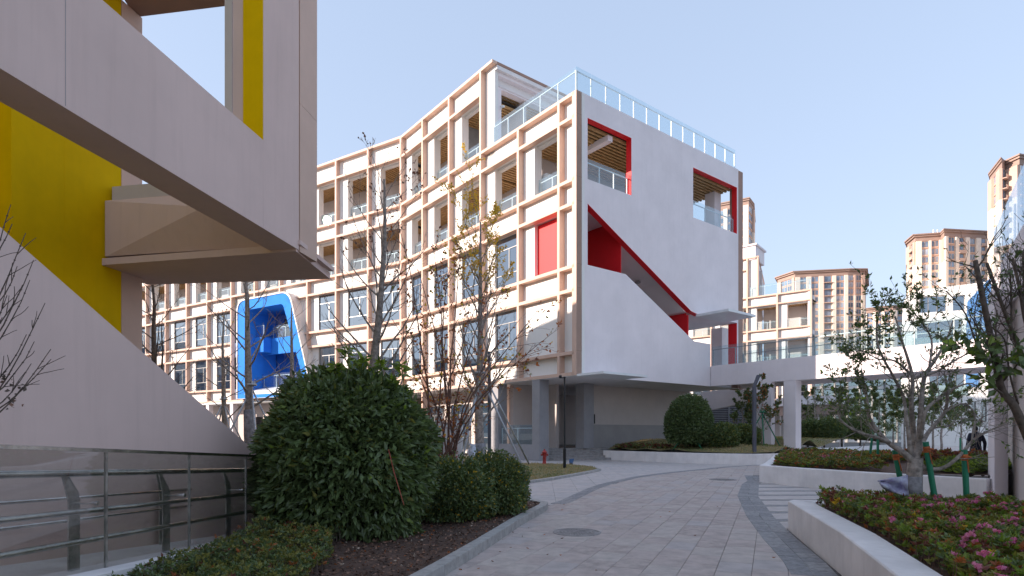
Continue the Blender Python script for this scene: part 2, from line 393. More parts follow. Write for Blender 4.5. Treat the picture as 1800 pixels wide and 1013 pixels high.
def wall_run(name, path, w, h, m, label, cat, inward=1, closed=False, h1=None):
    """planter wall / kerb that follows a plan path, mitred"""
    P2 = [Vector(p) for p in path]; n = len(P2); mb = MB(); L = []; R = []
    for i in range(n):
        d0 = (P2[i]-P2[i-1]).normalized() if i else (P2[1]-P2[0]).normalized()
        d1 = (P2[i+1]-P2[i]).normalized() if i < n-1 else d0
        t = (d0+d1).normalized(); nrm = Vector((-t.y, t.x)); sc = 1/max(.5, nrm.dot(Vector((-d1.y, d1.x))))
        L.append(P2[i]); R.append(P2[i]+nrm*w*inward*sc)
    i0 = 0
    for i in range(n):
        hh = h if h1 is None else h+(h1-h)*i/(n-1)
        for q, zz in ((L[i], -.1), (L[i], hh-.012), (L[i]+(R[i]-L[i])*.012/w, hh), (R[i]-(R[i]-L[i])*.012/w, hh), (R[i], hh-.012), (R[i], -.1)):
            mb.v.append((q.x, q.y, zz))
    for i in range(n-1):
        for k in range(5): mb.f.append((i*6+k, i*6+k+1, i*6+k+7, i*6+k+6)); mb.m.append(0)
    mb.f.append(tuple(range(6))); mb.m.append(0); mb.f.append(tuple((n-1)*6+k for k in range(5, -1, -1))); mb.m.append(0)
    o = mb.build(name, m)
    if label: setp(o, label, cat)
    return o
def kerb(path, w, h, L0, label, inward=1):
    root = empty('kerb', (path[0][0], path[0][1], 0), label, 'kerb')
    P2 = [Vector(p) for p in path]
    for i in range(len(P2)-1):
        a, b = P2[i], P2[i+1]; L = (b-a).length; k = max(1, round(L/L0)); t = (b-a).normalized(); nr = Vector((-t.y, t.x))*inward
        for j in range(k):
            q0, q1 = a.lerp(b, j/k)+t*.002, a.lerp(b, (j+1)/k)-t*.002
            mb = MB(); mb.prism([(q.x, q.y) for q in (q0, q1, q1+nr*w, q0+nr*w)], -.08, h+random.uniform(-.002, .002))
            mb.build('kerb_stone', M['kerb'], root, bevel=.008)
bed_edge = [(-1.75, 2.6), (-.70, 6.17), (-.31, 7.65), (.10, 9.34), (.66, 11.3), (.72, 11.75), (.5, 12.15), (0, 12.4), (-1.5, 12.9), (-4, 13.6)]
kerb(bed_edge, .15, .12, .75, 'pale granite kerb around the tip of the mulch bed beside the big round bush')
lawn_edge = [(-3, 16.2), (.06, 16.7), (1.2, 18.4), (2.3, 20.5), (3.2, 22.4), (3.5, 23.2), (3.4, 24.3), (2.6, 25.6)]
kerb(lawn_edge, .16, .07, .9, 'grey granite kerb along the small lawn with the hydrant and the black lamp post')

# beds and lawns
def ground_patch(name, poly, zf, m, res=.5):
    """bed surface: grid points inside the outline plus its edge, triangulated, with heights from zf"""
    xs = [p[0] for p in poly]; ys = [p[1] for p in poly]; pts = []
    n = len(poly)
    for i in range(n):
        a, b = Vector(poly[i]), Vector(poly[(i+1) % n]); k = max(1, int((b-a).length/res))
        pts += [a.lerp(b, j/k) for j in range(k)]
    ne = len(pts); y = min(ys)
    while y < max(ys):
        x = min(xs)
        while x < max(xs):
            q = Vector((x+random.uniform(-.15, .15)*res, y+random.uniform(-.15, .15)*res))
            if inpoly(q.x, q.y, poly): pts.append(q)
            x += res
        y += res
    r = geometry.delaunay_2d_cdt(pts, [(i, (i+1) % ne) for i in range(ne)], [list(range(ne))], 1, 1e-4)
    mb = MB(); mb.v = [(v.x, v.y, zf(v.x, v.y)) for v in r[0]]; mb.f = [tuple(f) for f in r[2]]; mb.m = [0]*len(mb.f)
    return structure(mb.build(name, m, smooth=True))
bed_poly = [(-1.9, 2.7), (-.85, 6.2), (-.46, 7.7), (-.05, 9.4), (.50, 11.3), (.55, 11.7), (.4, 12.0), (0, 12.25), (-1.5, 12.75), (-4, 13.4), (-4, 10.6), (-3.3, 7.9), (-3.3, 2.7)]
def bedz(x, y): return .085+.05*math.sin(x*3.1+y)*math.sin(y*2.3)*.5+max(0, min(.10, (-x-1.0)*.06))
ground_patch('mulch_bed', bed_poly, bedz, M['soil'], .25)
lawn_poly = [(-14, 19), (-3, 16.3), (0, 16.8), (1.1, 18.5), (2.2, 20.6), (3.05, 22.4), (3.35, 23.2), (3.25, 24.2), (2.5, 25.5), (1.3, 26.6), (-.5, 27.6), (-.5, 31), (-14, 38)]
def lawnz(x, y): return .07+.05*math.sin(x*.7)*math.cos(y*.5)
ground_patch('lawn', lawn_poly, lawnz, M['turf'], .7)
back_wall = [(5.0, 32.4), (6.2, 31.0), (7.3, 29.9), (8.4, 28.7), (9.39, 27.9), (10.4, 27.3), (11.2, 27.1), (12.6, 27.6), (15, 30.5), (19.6, 37), (31, 48)]
wall_run('planter_wall', back_wall, .3, .50, M['planter'], 'low curved off-white wall holding back the lawn in front of the undercroft', 'planter wall', 1)
hill_poly = [(5.3, 32.6), (6.4, 31.25), (7.5, 30.1), (8.6, 28.95), (9.5, 28.2), (10.5, 27.6), (11.2, 27.4), (12.4, 27.9), (14.8, 30.75), (19.3, 37.2), (30.8, 48.2), (34, 56), (20, 56), (14.4, 39.5), (6, 34)]
def hillz(x, y):
    d = min(((Vector((x, y))-Vector(a)).length) for a in back_wall); return .47+min(.58, .20*d**.8)+.02*math.sin(x*2+y)
ground_patch('back_lawn', hill_poly, hillz, M['turf'], .7)
mid_front = [(11.5, 26.0), (9.6, 22.0), (8.1, 19.0), (7.42, 17.75), (7.9, 16.3), (8.7, 14.6), (10.02, 12.5)]
wall_run('planter_wall', mid_front, .28, .51, M['planter'], 'smooth off-white wall of the middle planter, behind the staked tree', 'planter wall', 1)
mid_poly = [(11.75, 25.9), (9.85, 21.9), (8.4, 19.0), (7.7, 17.8), (8.15, 16.4), (8.95, 14.7), (10.2, 12.7), (12.5, 13.2), (16.5, 17.5), (14.6, 20.5), (13.4, 23.2), (12.4, 25.2)]
def midz(x, y): return .45+max(0, min(.16, .06*(x-8.2)))
ground_patch('planting_bed', mid_poly, midz, M['soil'], .5)
near_front = [(2.3, 2.6), (2.84, 4.36), (3.49, 6.28), (4.27, 9.15), (4.42, 9.3), (4.7, 9.22), (6.9, 7.9), (9.2, 6.5)]
wall_run('planter_wall', near_front, .33, .44, M['planter'], 'thick off-white wall of the nearest flower planter, bottom right', 'planter wall', -1)
near_poly = [(2.62, 2.6), (3.15, 4.28), (3.8, 6.18), (4.52, 8.85), (6.7, 7.6), (9.0, 6.2), (6.0, 2.6)]
def nearz(x, y): return .38
ground_patch('planting_bed', near_poly, nearz, M['soil'], .4)
far_path = sheet('far_path', [(11, 26.9), (13.2, 24), (15.2, 20.8), (20, 18), (60, 40), (45, 66), (30, 47.7), (19.8, 36.6), (15.2, 30.1), (12.8, 27.2)], .004, M['slab1'])

# manhole covers
for c, r, lab in ((G(1014, 936), .36, 'round patterned manhole cover in the near paving beside the kerb'), (G(1271, 843.5), .42, 'round dark manhole cover far up the paving before the curved wall')):
    mb = MB(); mb.lathe((c.x, c.y, 0), [(r, -.02), (r, .006), (r-.02, .009), (r-.035, .009), (r-.037, .004), (r-.055, .004), (r-.057, .008)], 40)
    for k in range(5):
        rr = (r-.09)*(k+.6)/5
        for q in range(int(6+k*8)):
            t = q*2*math.pi/(6+k*8); x, y = c.x+rr*math.cos(t), c.y+rr*math.sin(t); mb.box(x-.014, x+.014, y-.014, y+.014, .008, .0125)
    o = mb.build('manhole_cover', M['manhole']); setp(o, lab, 'manhole cover', 'manhole covers in the paving')

# ================================================================== FACADES
ROWS = [(5.45, 8.34), (9.65, 12.54), (13.87, 16.74), (18.02, 21.34)]
BT = .16                                   # beam height
def rail(F, a0, a1, d, z0, h, n, parent, glass='rail_glass', post_m='alu_white', top=True):
    w = (a1-a0)/n
    for i in range(n):
        F.part('glass_panel', a0+i*w+.012, a0+(i+1)*w-.012, d-.006, d+.006, z0, z0+h, M[glass], parent)
    for i in range(n+1):
        x = min(max(a0+i*w, a0+.04), a1-.04); F.part('rail_post', x-.022, x+.022, d-.075, d-.02, z0-.02, z0+h-.18, M[post_m], parent)
    if top: F.part('hand_rail', a0, a1, d-.08, d-.035, z0+h-.20, z0+h-.16, M[post_m], parent)
def slats(F, a0, a1, d0, d1, z, parent, pitch=.26, along='d'):
    mb = MB(); x = (a0 if along == 'd' else d0)+pitch*.5
    while x < (a1 if along == 'd' else d1)-.05:
        if along == 'd': F.box(mb, x, x+pitch*.48, d0, d1, z, z+.12)
        else: F.box(mb, a0, a1, x, x+pitch*.48, z, z+.12)
        x += pitch
    mb.cur = 1; F.box(mb, a0, a1, d0, d1, z+.20, z+.23)
    return mb.build('slatted_ceiling', [M['wood'], M['dark']], parent, kind='stuff')
def window(F, a0, a1, z0, z1, d, parent, cur=True):
    mb = MB(); f = .05
    F.box(mb, a0, a0+f, d-.04, d+.03, z0, z1); F.box(mb, a1-f, a1, d-.04, d+.03, z0, z1)
    F.box(mb, a0+f, a1-f, d-.04, d+.03, z0, z0+f); F.box(mb, a0+f, a1-f, d-.04, d+.03, z1-f, z1)
    H = z1-z0; zt, zb = z0+H*.76, z0+H*.27
    F.box(mb, a0+f, a1-f, d-.035, d+.026, zt, zt+.045); F.box(mb, a0+f, a1-f, d-.035, d+.026, zb, zb+.045)
    am = (a0+a1)/2; F.box(mb, am-.025, am+.025, d-.03, d+.022, zb+.045, zt)
    w = mb.build('window', M['alu'], parent)
    for pa, pb, za, zb2 in ((a0+f, a1-f, z0+f, zb), (a0+f, am-.025, zb+.045, zt), (am+.025, a1-f, zb+.045, zt), (a0+f, a1-f, zt+.045, z1-f)):
        g = MB(); tw = random.uniform(-.010, .010); g.quad(F.p(pa, d-.005+tw*.3, za), F.p(pb, d-.005, za), F.p(pb, d-.005+tw*.5, zb2), F.p(pa, d-.005+tw, zb2))
        g.build('pane', M['win_glass'], w)
    if cur:
        side = random.random(); c = MB(); n = 34; x0, x1 = (a0, a0+(a1-a0)*random.uniform(.3, .6)) if side < .5 else (a1-(a1-a0)*random.uniform(.3, .95), a1)
        for i in range(n):
            q0, q1 = x0+(x1-x0)*i/n, x0+(x1-x0)*(i+1)/n; e0, e1 = .05*math.sin(i*1.5), .05*math.sin((i+1)*1.5)
            c.quad(F.p(q0, d-.28+e0, z0+.02), F.p(q1, d-.28+e1, z0+.02), F.p(q1, d-.28+e1, z1-.04), F.p(q0, d-.28+e0, z1-.04))
        c.build('curtain', M['curtain'], w)
def facade(F, cols, kinds, parent, tops, pier_w=.16, zbot=4.26, fin_bot=None, panel_w=.92, skip=(), rail_n=2, dep=2.9):
    """one bay at a time: fins, rails, spandrels and the cell in each storey"""
    n = len(cols)
    for i, c in enumerate(cols):
        if i == 0: lo = 0
        tp = max(tops[max(0, i-1)], tops[min(i, len(tops)-1)]) if i < n else tops[-1]
        zb = (fin_bot or {}).get(i, zbot)
        if c is None: continue
        F.part('facade_fin', c, c+pier_w, -.36, 0, zb, tp-.003 if tp else tp, M['trim'], parent)
    beams = [4.42]+[v for r in ROWS for v in (r[0], r[1]+BT)]+[22.9]
    for i in range(n-1):
        a0, a1 = cols[i]+pier_w, cols[i+1]; tp = tops[i]
        for bt in beams:
            if bt > tp+.01: continue
            if (i, round(bt, 2)) in skip: continue
            F.part('facade_rail', a0+.0005, a1-.0005, -.36, -.004, bt-BT, bt, M['trim'], parent)
        zs = [(4.27, 5.45)]+[(ROWS[r][1], ROWS[r+1][0]) for r in range(3)]+[(21.34, 22.88)]
        for k, (za, zb) in enumerate(zs):
            if zb > tp+.01 or ('s', i, k) in skip: continue
            F.part('spandrel_panel', a0-.16, a1, -.56, -.355, za+.001, zb-.03, M['panel'], parent)
        for r, (za, zb) in enumerate(ROWS):
            kd = kinds[r][i]
            if zb > tp or kd == '-': continue
            if kd == 'B': F.part('wall_panel', a0-.16, a1, -.56, -.358, za-.028, zb, M['panel'], parent); continue
            pw = min(panel_w, (a1-a0)*.32)
            F.part('wall_panel', a1-pw, a1, -.86, -.358, za-.028, zb, M['panel'], parent)
            if kd == 'W':
                window(F, a0+.02, a1-pw, za, zb, -.46, parent, random.random() < .75)
            elif kd in 'L':
                slats(F, a0-.16, a1, -dep+.05, -.60, zb-.02, parent)
                F.part('ceiling_lintel', a0, a1-pw, -.80, -.57, zb-.13, zb+.15, M['panel'], parent)
                rail(F, a0+.02, a1-pw-.02, -.62, za-.02, 1.12, rail_n, parent)

# ================================================================== MAIN BUILDING
C0 = (3.097, 28.5)
F1 = Frame(C0, (-.616, .7878), (-.7878, -.616))       # long sunlit face: a runs to the left
E = Frame(C0, (.7878, .616), (.616, -.7878))          # end face with the red stair opening: a = t
LB = Frame(C0, (-.616, .7878), (-.7878, -.616))
school = empty('school_building', (6, 33, 0), 'large white school building with beige facade grid, red stair opening and rooftop glass balustrade', 'school building')
c1 = [0.0, 1.2, 4.45, 8.0, 11.5, 14.9, 18.0]
k1 = [list('BBWWWW'), list('BRWWWW'), list('BLLLLL'), list('---LLL')]
tops1 = [18.02, 18.02, 18.02, 22.9, 22.9, 22.9]
k1[3][2] = '-'
facade(F1, c1, k1, school, tops1, fin_bot={5: .1, 6: .1})
# corner pier: shaded brown return
E.part('corner_trim', 0.004, .38, -.30, -.0, 4.255, 18.01, M['trim'], school)
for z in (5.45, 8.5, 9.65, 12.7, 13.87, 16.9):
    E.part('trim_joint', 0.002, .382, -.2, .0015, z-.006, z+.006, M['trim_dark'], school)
# red loggia cell of the third storey
F1.part('red_wall', .40, 4.44, -.64, -.58, 9.62, 12.5, M['red'], school)
F1.part('ceiling', .40, 4.44, -3.49, -.57, 12.60, 12.7, M['soffit'], school)
# --- end wall with openings
def ez(px, py): return E.az(px, py, 0)
t_end = 14.14
tA0, zA1 = ez(1033, 212); tA1, zA1b = ez(1110, 245); _, zA0 = ez(1033, 315)
tB0, zB1 = ez(1218.5, 296); tB1, _ = ez(1295.5, 329); _, zB0 = ez(1219, 384)
zA1 = 16.9; zA0 = (zA0+ez(1112, 344)[1])/2; zB1 = (zB1+zA1)/2; zB0 = (zB0+ez(1295.8, 410)[1])/2
u1 = ez(1033, 358); u2 = ez(1215, 547); l3 = ez(1220, 600); l2 = ez(1100, 482); l1 = ez(1033, 466); e11 = ez(1249, 605)
zl = (l1[1]+l2[1])/2
outer = [(.38, 4.25), (e11[0], 4.25), (e11[0], e11[1]), (l3[0], l3[1]), (l2[0], zl), (u1[0], zl), (u1[0], u1[1]), u2, (u2[0]+.85, 8.36), (tB1, 8.36), (tB1, 5.3), (t_end, 5.3), (t_end, 18.02), (.38, 18.02)]
holeA = [(tA0, zA0), (tA1, zA0), (tA1, zA1), (tA0, zA1)]; holeB = [(tB0, zB0), (tB1, zB0), (tB1, zB1), (tB0, zB1)]
mb = MB(); E.plate(mb, outer, [holeA, holeB], -.34, -.004); mb.build('end_wall', M['white'], school)
print('EW', outer, holeA, holeB)
def lining(pts, inner_off, names='opening_reveal', m='red', d0=-.345, d1=-.001):
    mb = MB()
    for (a, b) in pts:
        A2, B2 = Vector(a), Vector(b); t = (B2-A2).normalized(); nr = Vector((-t.y, t.x))*inner_off
        q = [A2, B2, B2+nr, A2+nr]
        mb.hexa([E.p(v.x, d0, v.y) for v in q]+[E.p(v.x, d1, v.y) for v in q])
    return mb.build(names, M[m], school)
for H in (holeA, holeB):
    lining([(H[3], H[2])], -.02); lining([(H[1], (H[2][0], H[2][1]-.02))], .02)
    rail(E, H[0][0]+.02, H[1][0]-.04, -.20, H[0][1]-.02, 1.15, 3, school)
lining([((u1[0], u1[1]), u2)], -.02); lining([(u2, (u2[0]+.85, 8.36))], -.02)
lining([((tB1, 5.45), (tB1, 8.34))], .02, d0=-.6)
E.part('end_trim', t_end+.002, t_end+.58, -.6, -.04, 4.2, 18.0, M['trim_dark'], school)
# stair interior
E.part('red_wall', 3.56, 3.60, -3.2, -.345, 6.0, 12.74, M['red'], school)
mb = MB()       # sloped stair soffit parallel to the upper diagonal
def slopez(t): return u1[1]+(u2[1]-u1[1])*(t-u1[0])/(u2[0]-u1[0])
segs = [(3.61, slopez(3.61)-.02), (6.1, slopez(6.1)+.25), (7.3, slopez(6.9)+.25), (u2[0]-.2, 8.5), (u2[0]+.6, 8.5)]
for (ta, za), (tb, zb) in zip(segs[:-1], segs[1:]):
    mb.hexa([E.p(ta, -3.2, za), E.p(tb, -3.2, zb), E.p(tb, -.345, zb), E.p(ta, -.345, za), E.p(ta, -3.2, za+.25), E.p(tb, -3.2, zb+.25), E.p(tb, -.345, zb+.25), E.p(ta, -.345, za+.25)])
mb.build('stair_soffit', M['stair_soffit'], school)
mb = MB()       # flight of steps behind the parapet
nst = 22
for i in range(nst):
    t0 = 3.6+(l3[0]-3.6)*i/nst; t1 = 3.6+(l3[0]-3.6)*(i+1)/nst; zt = zl-1.05-(zl-1.05-5.5)*(i)/nst
    E.box(mb, t0, t1, -3.2, -.36, zt-.3, zt)
mb.build('stair_flight', M['step'], school)
E.part('stair_back_wall', 1.1, 9.2, -3.5, -3.22, 4.45, 13.0, M['soffit'], school)
tr = ez(1218, 560)[0]
E.part('red_wall', tr, tr+.06, -2.6, -.5, 6.2, 8.48, M['red'], school)
E.part('red_post', tr-.02, tr+.07, -.50, -.346, 5.4, 8.35, M['red'], school)
lamp_mb = MB(); lamp_mb.lathe(E.p(6.4, -1.6, slopez(6.4)+.10), [(.16, .0), (.17, .05), (.1, .14)], 16); lamp_mb.build('ceiling_lamp', M['alu'], school)
# right-hand open terrace: pillar, ceiling, floor
tp0 = E.az(1269, 600, -1.5)[0]; tp1 = E.az(1290, 600, -1.5)[0]
E.part('pillar', tp0, tp0+.75, -2.3, -1.5, 5.4, 8.36, M['white'], school)
E.part('terrace_ceiling', u2[0]+.4, 14.1, -4.3, -.345, 8.38, 8.6, M['soffit'], school)
E.part('terrace_beam', 9.4, 14.1, -4.6, -4.31, 8.0, 8.6, M['trim_dark'], school)
E.part('floor_slab', 9.4, 14.5, -14, -.02, 4.9, 5.40, M['soffit'], school)
E.part('pillar', tB1-.75, tB1-.05, -1.8, -1.1, 13.5, 16.8, M['white'], school)
# slatted ceilings behind the two upper openings, beams, rear louvre wall
slats(E, .40, 14.0, -4.35, -.36, 16.78, school, along='dd', pitch=.26)
E.part('ceiling_beam', 2.6, 2.95, -4.35, -.36, 16.5, 16.78, M['white'], school)
mb = MB(); E.box(mb, 1.6, 9.8, -4.55, -4.36, 13.7, 17.6); mb.build('rear_wall', M['grey_wall'], school)
for i in range(12): E.part('louvre_blade', 2.1, 5.2, -4.355, -4.30, 14.1+i*.12, 14.16+i*.12, M['louvre'], school)
E.part('plant_box', 1.0, 1.7, -4.0, -3.3, 13.9, 15.4, M['alu_white'], school)
# slabs, roofs, core
for i, z in enumerate((8.9, 13.1)):
    F1.part('floor_slab', 4.45, 18.2, -14.2, -.57, z-.02, z+.5, M['soffit'], school)
E.part('floor_slab', .40, 14.1, -4.35, -.345, 13.1, 13.7, M['soffit'], school)
F1.part('roof_terrace', .3, 7.3, -14.2, -.57, 17.25, 17.6, M['soffit'], school)
F1.part('floor_slab', 7.31, 18.2, -14.2, -.57, 17.2, 17.7, M['soffit'], school)
F1.part('roof_slab', 7.4, 18.3, -14.2, -.57, 21.9, 22.5, M['soffit'], school)
F1.part('core_wall', 4.6, 7.55, -3.1, -2.9, .1, 17.2, M['grey_wall'], school); F1.part('core_wall', 7.56, 18.6, -3.1, -2.9, .1, 21.9, M['grey_wall'], school)
for k, a in enumerate((4.5, 8.05, 11.55, 14.95)):
    F1.part('cross_wall', a, a+.1, -2.9, -.87, 4.5, 12.6, M['room'], school)
# underside of the first floor
mb = MB(); mb.v = []; 
F1.box(mb, .02, 18.2, -14.3, -.02, 4.24, 4.26); F1.box(mb, .4, 18.1, -14.0, -.6, 4.27, 4.9)
mb.build('underside', M['soffit'], school)
# roof terrace balustrades and roof edge
rail(F1, .10, 6.95, -.12, 18.02, 1.2, 5, school)
rail(E, .10, 14.0, -.12, 18.03, 1.2, 13, school)
# upper storey end (faces the terrace)
F1.part('roof_edge', 6.88, 7.998, -.36, -.002, 22.74, 22.9, M['trim'], school)
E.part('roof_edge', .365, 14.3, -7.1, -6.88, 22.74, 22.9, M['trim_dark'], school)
F1.part('roof_plate', 6.9, 18.0, -14.3, -.37, 22.5, 22.73, M['soffit'], school)
F1.part('wall_panel', 7.10, 7.998, -.60, -.355, 17.6, 22.73, M['panel'], school)
E.part('upper_beam', .61, 14.2, -7.45, -7.10, 22.30, 22.72, M['white'], school)
E.part('upper_pier', .61, 1.10, -8.1, -7.46, 17.6, 22.29, M['white'], school)
E.part('upper_beam', 1.105, 14.2, -7.9, -7.46, 21.80, 22.29, M['white'], school)
slats(E, 1.2, 12.5, -11.4, -7.9, 21.84, school, along='dd', pitch=.26)
E.part('upper_back_wall', 1.2, 12.5, -11.7, -11.45, 17.6, 21.8, M['room'], school)
for a, d in ((2.6, -9.2), (4.6, -9.0), (3.1, -10.6)):
    E.part('ceiling_light', a, a+.45, d-.12, d+.12, 21.76, 21.83, M['alu_white'], school)
mb = MB(); q = Vector(E.p(1.0, -7.42, 20.6)); mb.tube([q, q+Vector((.1, -.12, .02))], .03, 8); mb.tube([q+Vector((.0, -.18, .04)), q+Vector((.22, -.34, -.03))], .065, 10)
o = mb.build('security_camera', M['alu_white'], smooth=False); setp(o, 'small white security camera on the wall under the top roof edge', 'security camera')
# canopies
E.part('entrance_canopy', 9.66, 12.5, .002, 2.1, 8.22, 8.36, M['alu_white'], school)
E.part('lower_canopy', .02, 3.15, .002, 1.75, 4.20, 4.31, M['alu_white'], school)
# --- undercroft
gf = Frame(C0, (.7878, .616), (-.616, .7878))     # a = t, d = depth into the building
def U(name, a0, a1, d0, d1, z0, z1, m, **k): return gf.part(name, a0, a1, d0, d1, z0, z1, M[m], school, **k)
mb = MB(); mb.prism([(1.45, 33.15), (5.3, 33.6), (6.5, 34.2), (15.0, 40.0), (9.0, 47.5), (-2.0, 39.5)], -.1, .60); mb.build('ground_floor', M['step'], school)
for i in range(5):
    mb = MB(); y = 31.55+.32*i; mb.prism([(1.5, y), (5.45-.12*i, y+.45), (5.45-.12*i, y+.45+.319), (1.5, y+.319)], -.08, .12*(i+1)-.004*(i == 4)); mb.build('step', M['step'], school, bevel=.01)
U('undercroft_wall', 4.4, 14.4, 3.7, 4.0, .6, 4.235, 'grey_wall'); U('dado', 4.42, 14.39, 3.66, 3.698, .6, 1.95, 'dado')
U('undercroft_wall', 1.0, 4.39, 6.2, 6.5, .6, 4.235, 'grey_wall'); U('undercroft_wall', 2.0, 14.3, 11.3, 11.6, .1, 4.235, 'grey_wall'); U('dado', 1.02, 4.28, 6.16, 6.198, .6, 1.9, 'dado')
U('column', .03, .67, 2.75, 3.35, 0, 4.235, 'grey_col'); U('column', 3.45, 4.25, 2.95, 3.6, .6, 4.235, 'grey_col')
U('column', .03, .67, 6.35, 7.0, 0, 4.235, 'grey_col')
U('low_wall', .06, .30, 3.352, 6.348, 0, .85, 'grey_col')
Lf = Frame(gf.p(.2, 3.37, 0), (-.616, .7878), (-.7878, -.616)); rail(Lf, 0, 2.9, .0, .85, 1.05, 2, school)
U('undercroft_wall', 2.6, 2.8, 6.51, 11.2, .1, 4.235, 'grey_wall'); U('door_frame', 2.52, 2.598, 7.2, 9.2, .6, 2.75, 'trim_dark'); U('door_leaf', 2.48, 2.518, 7.3, 8.2, .6, 2.65, 'trim_dark')
U('door_leaf', 2.47, 2.518, 8.22, 9.1, .6, 2.65, 'room')
mb = MB(); gf.box(mb, 4.7, 5.05, 3.62, 3.697, 2.0, 2.55); mb.build('notice_box', M['black'], school)
# rear parts of the ground floor under the long wing
F1.part('shop_wall', 8.1, 18.1, -2.2, -2.0, .1, 4.24, M['grey_wall'], school)
for a in (8.6, 12.0, 15.4): window(F1, a, a+2.4, .3, 3.4, -1.96, school, False)
# ================================================================== LONG WING (second leg of the school)
P1 = F1.p(18.0, 0, 0)
F2 = Frame(P1[:2], (-.8474, .531), (-.531, -.8474))
c2 = [0.0, 3.3, 6.8, 10.2, 13.7, 17.15, 20.6, 24.4, 27.9, 31.7, 35.5, 39.0, 42.5]
nb = len(c2)-1
K2 = [['W']*nb, ['W']*nb, ['L']*nb, ['L']*nb]
for b in (3, 4, 5): K2[0][b] = '-'; K2[1][b] = '-'
sk = set()
for b in (3, 4, 5):
    for z in (5.45, 8.5, 9.65): sk.add((b, z))
    for k in (1,): sk.add(('s', b, k))
for b in (4, 5): sk.add((b, 12.7)); sk.add(('s', b, 0))
sk.add((3, 12.7))
fb = {4: 12.9, 5: 12.9, 0: 4.26}
F2c = list(c2)
facade(F2, c2, K2, school, [22.9]*nb, skip=sk, fin_bot=fb, rail_n=2)
F2.part('floor_slab', .3, 42, -12, -.57, 17.19, 17.69, M['soffit'], school)
F2.part('floor_slab', .3, 42, -12, -.57, 13.07, 13.57, M['soffit'], school)
F2.part('floor_slab', .3, 10.3, -12, -.57, 8.87, 9.37, M['soffit'], school); F2.part('floor_slab', 20.6, 42, -12, -.57, 8.87, 9.37, M['soffit'], school)
F2.part('roof_slab', .3, 42.5, -12, -.57, 21.89, 22.49, M['soffit'], school)
F2.part('core_wall', .2, 42.5, -3.1, -2.9, .1, 21.88, M['grey_wall'], school)
F2.part('underside', .1, 42.5, -12, -.02, 4.10, 4.25, M['alu_white'], school)
F2.part('ground_wall', .3, 42.5, -2.0, -1.8, .0, 4.09, M['grey_wall'], school)
for a in c2[1:]: F2.part('cross_wall', a, a+.1, -2.9, -.87, 4.5, 12.6, M['room'], school) if not 10 < a < 20.7 else None
for a in (1.0, 4.2, 8.0, 11.5, 15.0, 18.6, 22.5, 26): F2.part('glass_door', a, a+1.9, -1.79, -1.72, .05, 2.9, M['dark'], school)
for a in (2.95, 6.6, 9.9, 20.5, 24.3, 28): F2.part('column', a, a+.45, -.55, -.1, 0, 4.09, M['trim'] if a in (9.9,) else M['white'], school)
# ---- blue trapezoid portal
D = .5
def z2(px, py): return F2.az(px, py, D)
def rnd(pts, r, idx, n=5):
    out = []
    for i, p in enumerate(pts):
        if i not in idx: out.append(tuple(p)); continue
        p = Vector(p); a = (Vector(pts[i-1])-p); b = (Vector(pts[(i+1) % len(pts)])-p)
        ra = min(r, a.length*.48, b.length*.48)
        A2, B2 = p+a.normalized()*ra, p+b.normalized()*ra
        for k in range(n+1):
            t = k/n; q = A2*(1-t)**2+p*2*t*(1-t)+B2*t*t; out.append(tuple(q))
    return out
ob = [z2(418, 704), z2(418, 529), z2(508, 515), z2(549, 678)]
ob[0] = (ob[0][0], 4.45); ob[3] = (ob[3][0], 4.45); zt = (ob[1][1]+ob[2][1])/2; ob[1] = (ob[1][0], zt); ob[2] = (ob[2][0], zt)
ib = [z2(435, 690), z2(435, 546), z2(497, 533), z2(537, 664)]
zi = (ib[1][1]+ib[2][1])/2; ib[0] = (ib[0][0], 5.05); ib[3] = (ib[3][0], 5.05); ib[1] = (ib[1][0], zi); ib[2] = (ib[2][0], zi)
print('PORTAL', ob, ib)
og = rnd(ob, 1.0, (1, 2), 8); inn = rnd(ib, .35, (1, 2), 5)
cxp = sum(p[0] for p in ob)/4
def grow(pts, g, c):
    return [(p[0]+g*(1 if p[0] > c else -1), p[1]+(g if p[1] > 6 else -g*.2)) for p in pts]
mb = MB(); F2.plate(mb, grow(og, .10, cxp), [og], -.50, .56); mb.build('portal_rim', M['panel'], school)
mb = MB(); F2.plate(mb, og, [inn], -2.35, .50); mb.build('portal_frame', M['blue'], school)
mb = MB(); a0, a1 = ib[3][0], ib[0][0]
mb.hexa([F2.p(a0-.2, -1.6, 4.46), F2.p(a1+.2, -1.6, 4.46), F2.p(a1+.5, .49, 4.46), F2.p(a0-.5, .49, 4.46), F2.p(a0-.2, -1.6, 5.6), F2.p(a1+.2, -1.6, 5.6), F2.p(a1+.3, .51, 5.06), F2.p(a0-.3, .51, 5.06)]); mb.build('portal_sill', M['alu_white'], school)
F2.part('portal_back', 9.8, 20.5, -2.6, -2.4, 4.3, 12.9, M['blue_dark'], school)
F2.part('balcony_front', 10.5, 20.0, -1.2, -1.0, 8.35, 9.75, M['blue'], school)
F2.part('balcony_block', 16.2, 19.2, -.98, -.2, 8.5, 9.8, M['blue'], school)
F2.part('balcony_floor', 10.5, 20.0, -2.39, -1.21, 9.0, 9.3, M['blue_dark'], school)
rail(F2, 16.3, 19.2, -.3, 9.8, 1.2, 2, school); rail(F2, 11.0, 16.1, -1.05, 9.75, 1.1, 3, school); rail(F2, 10.4, 18.8, -.9, 5.4, 1.25, 5, school)
for a in (12.0, 14.6): F2.part('glass_door', a, a+1.6, -2.39, -2.33, 9.35, 11.7, M['dark'], school)
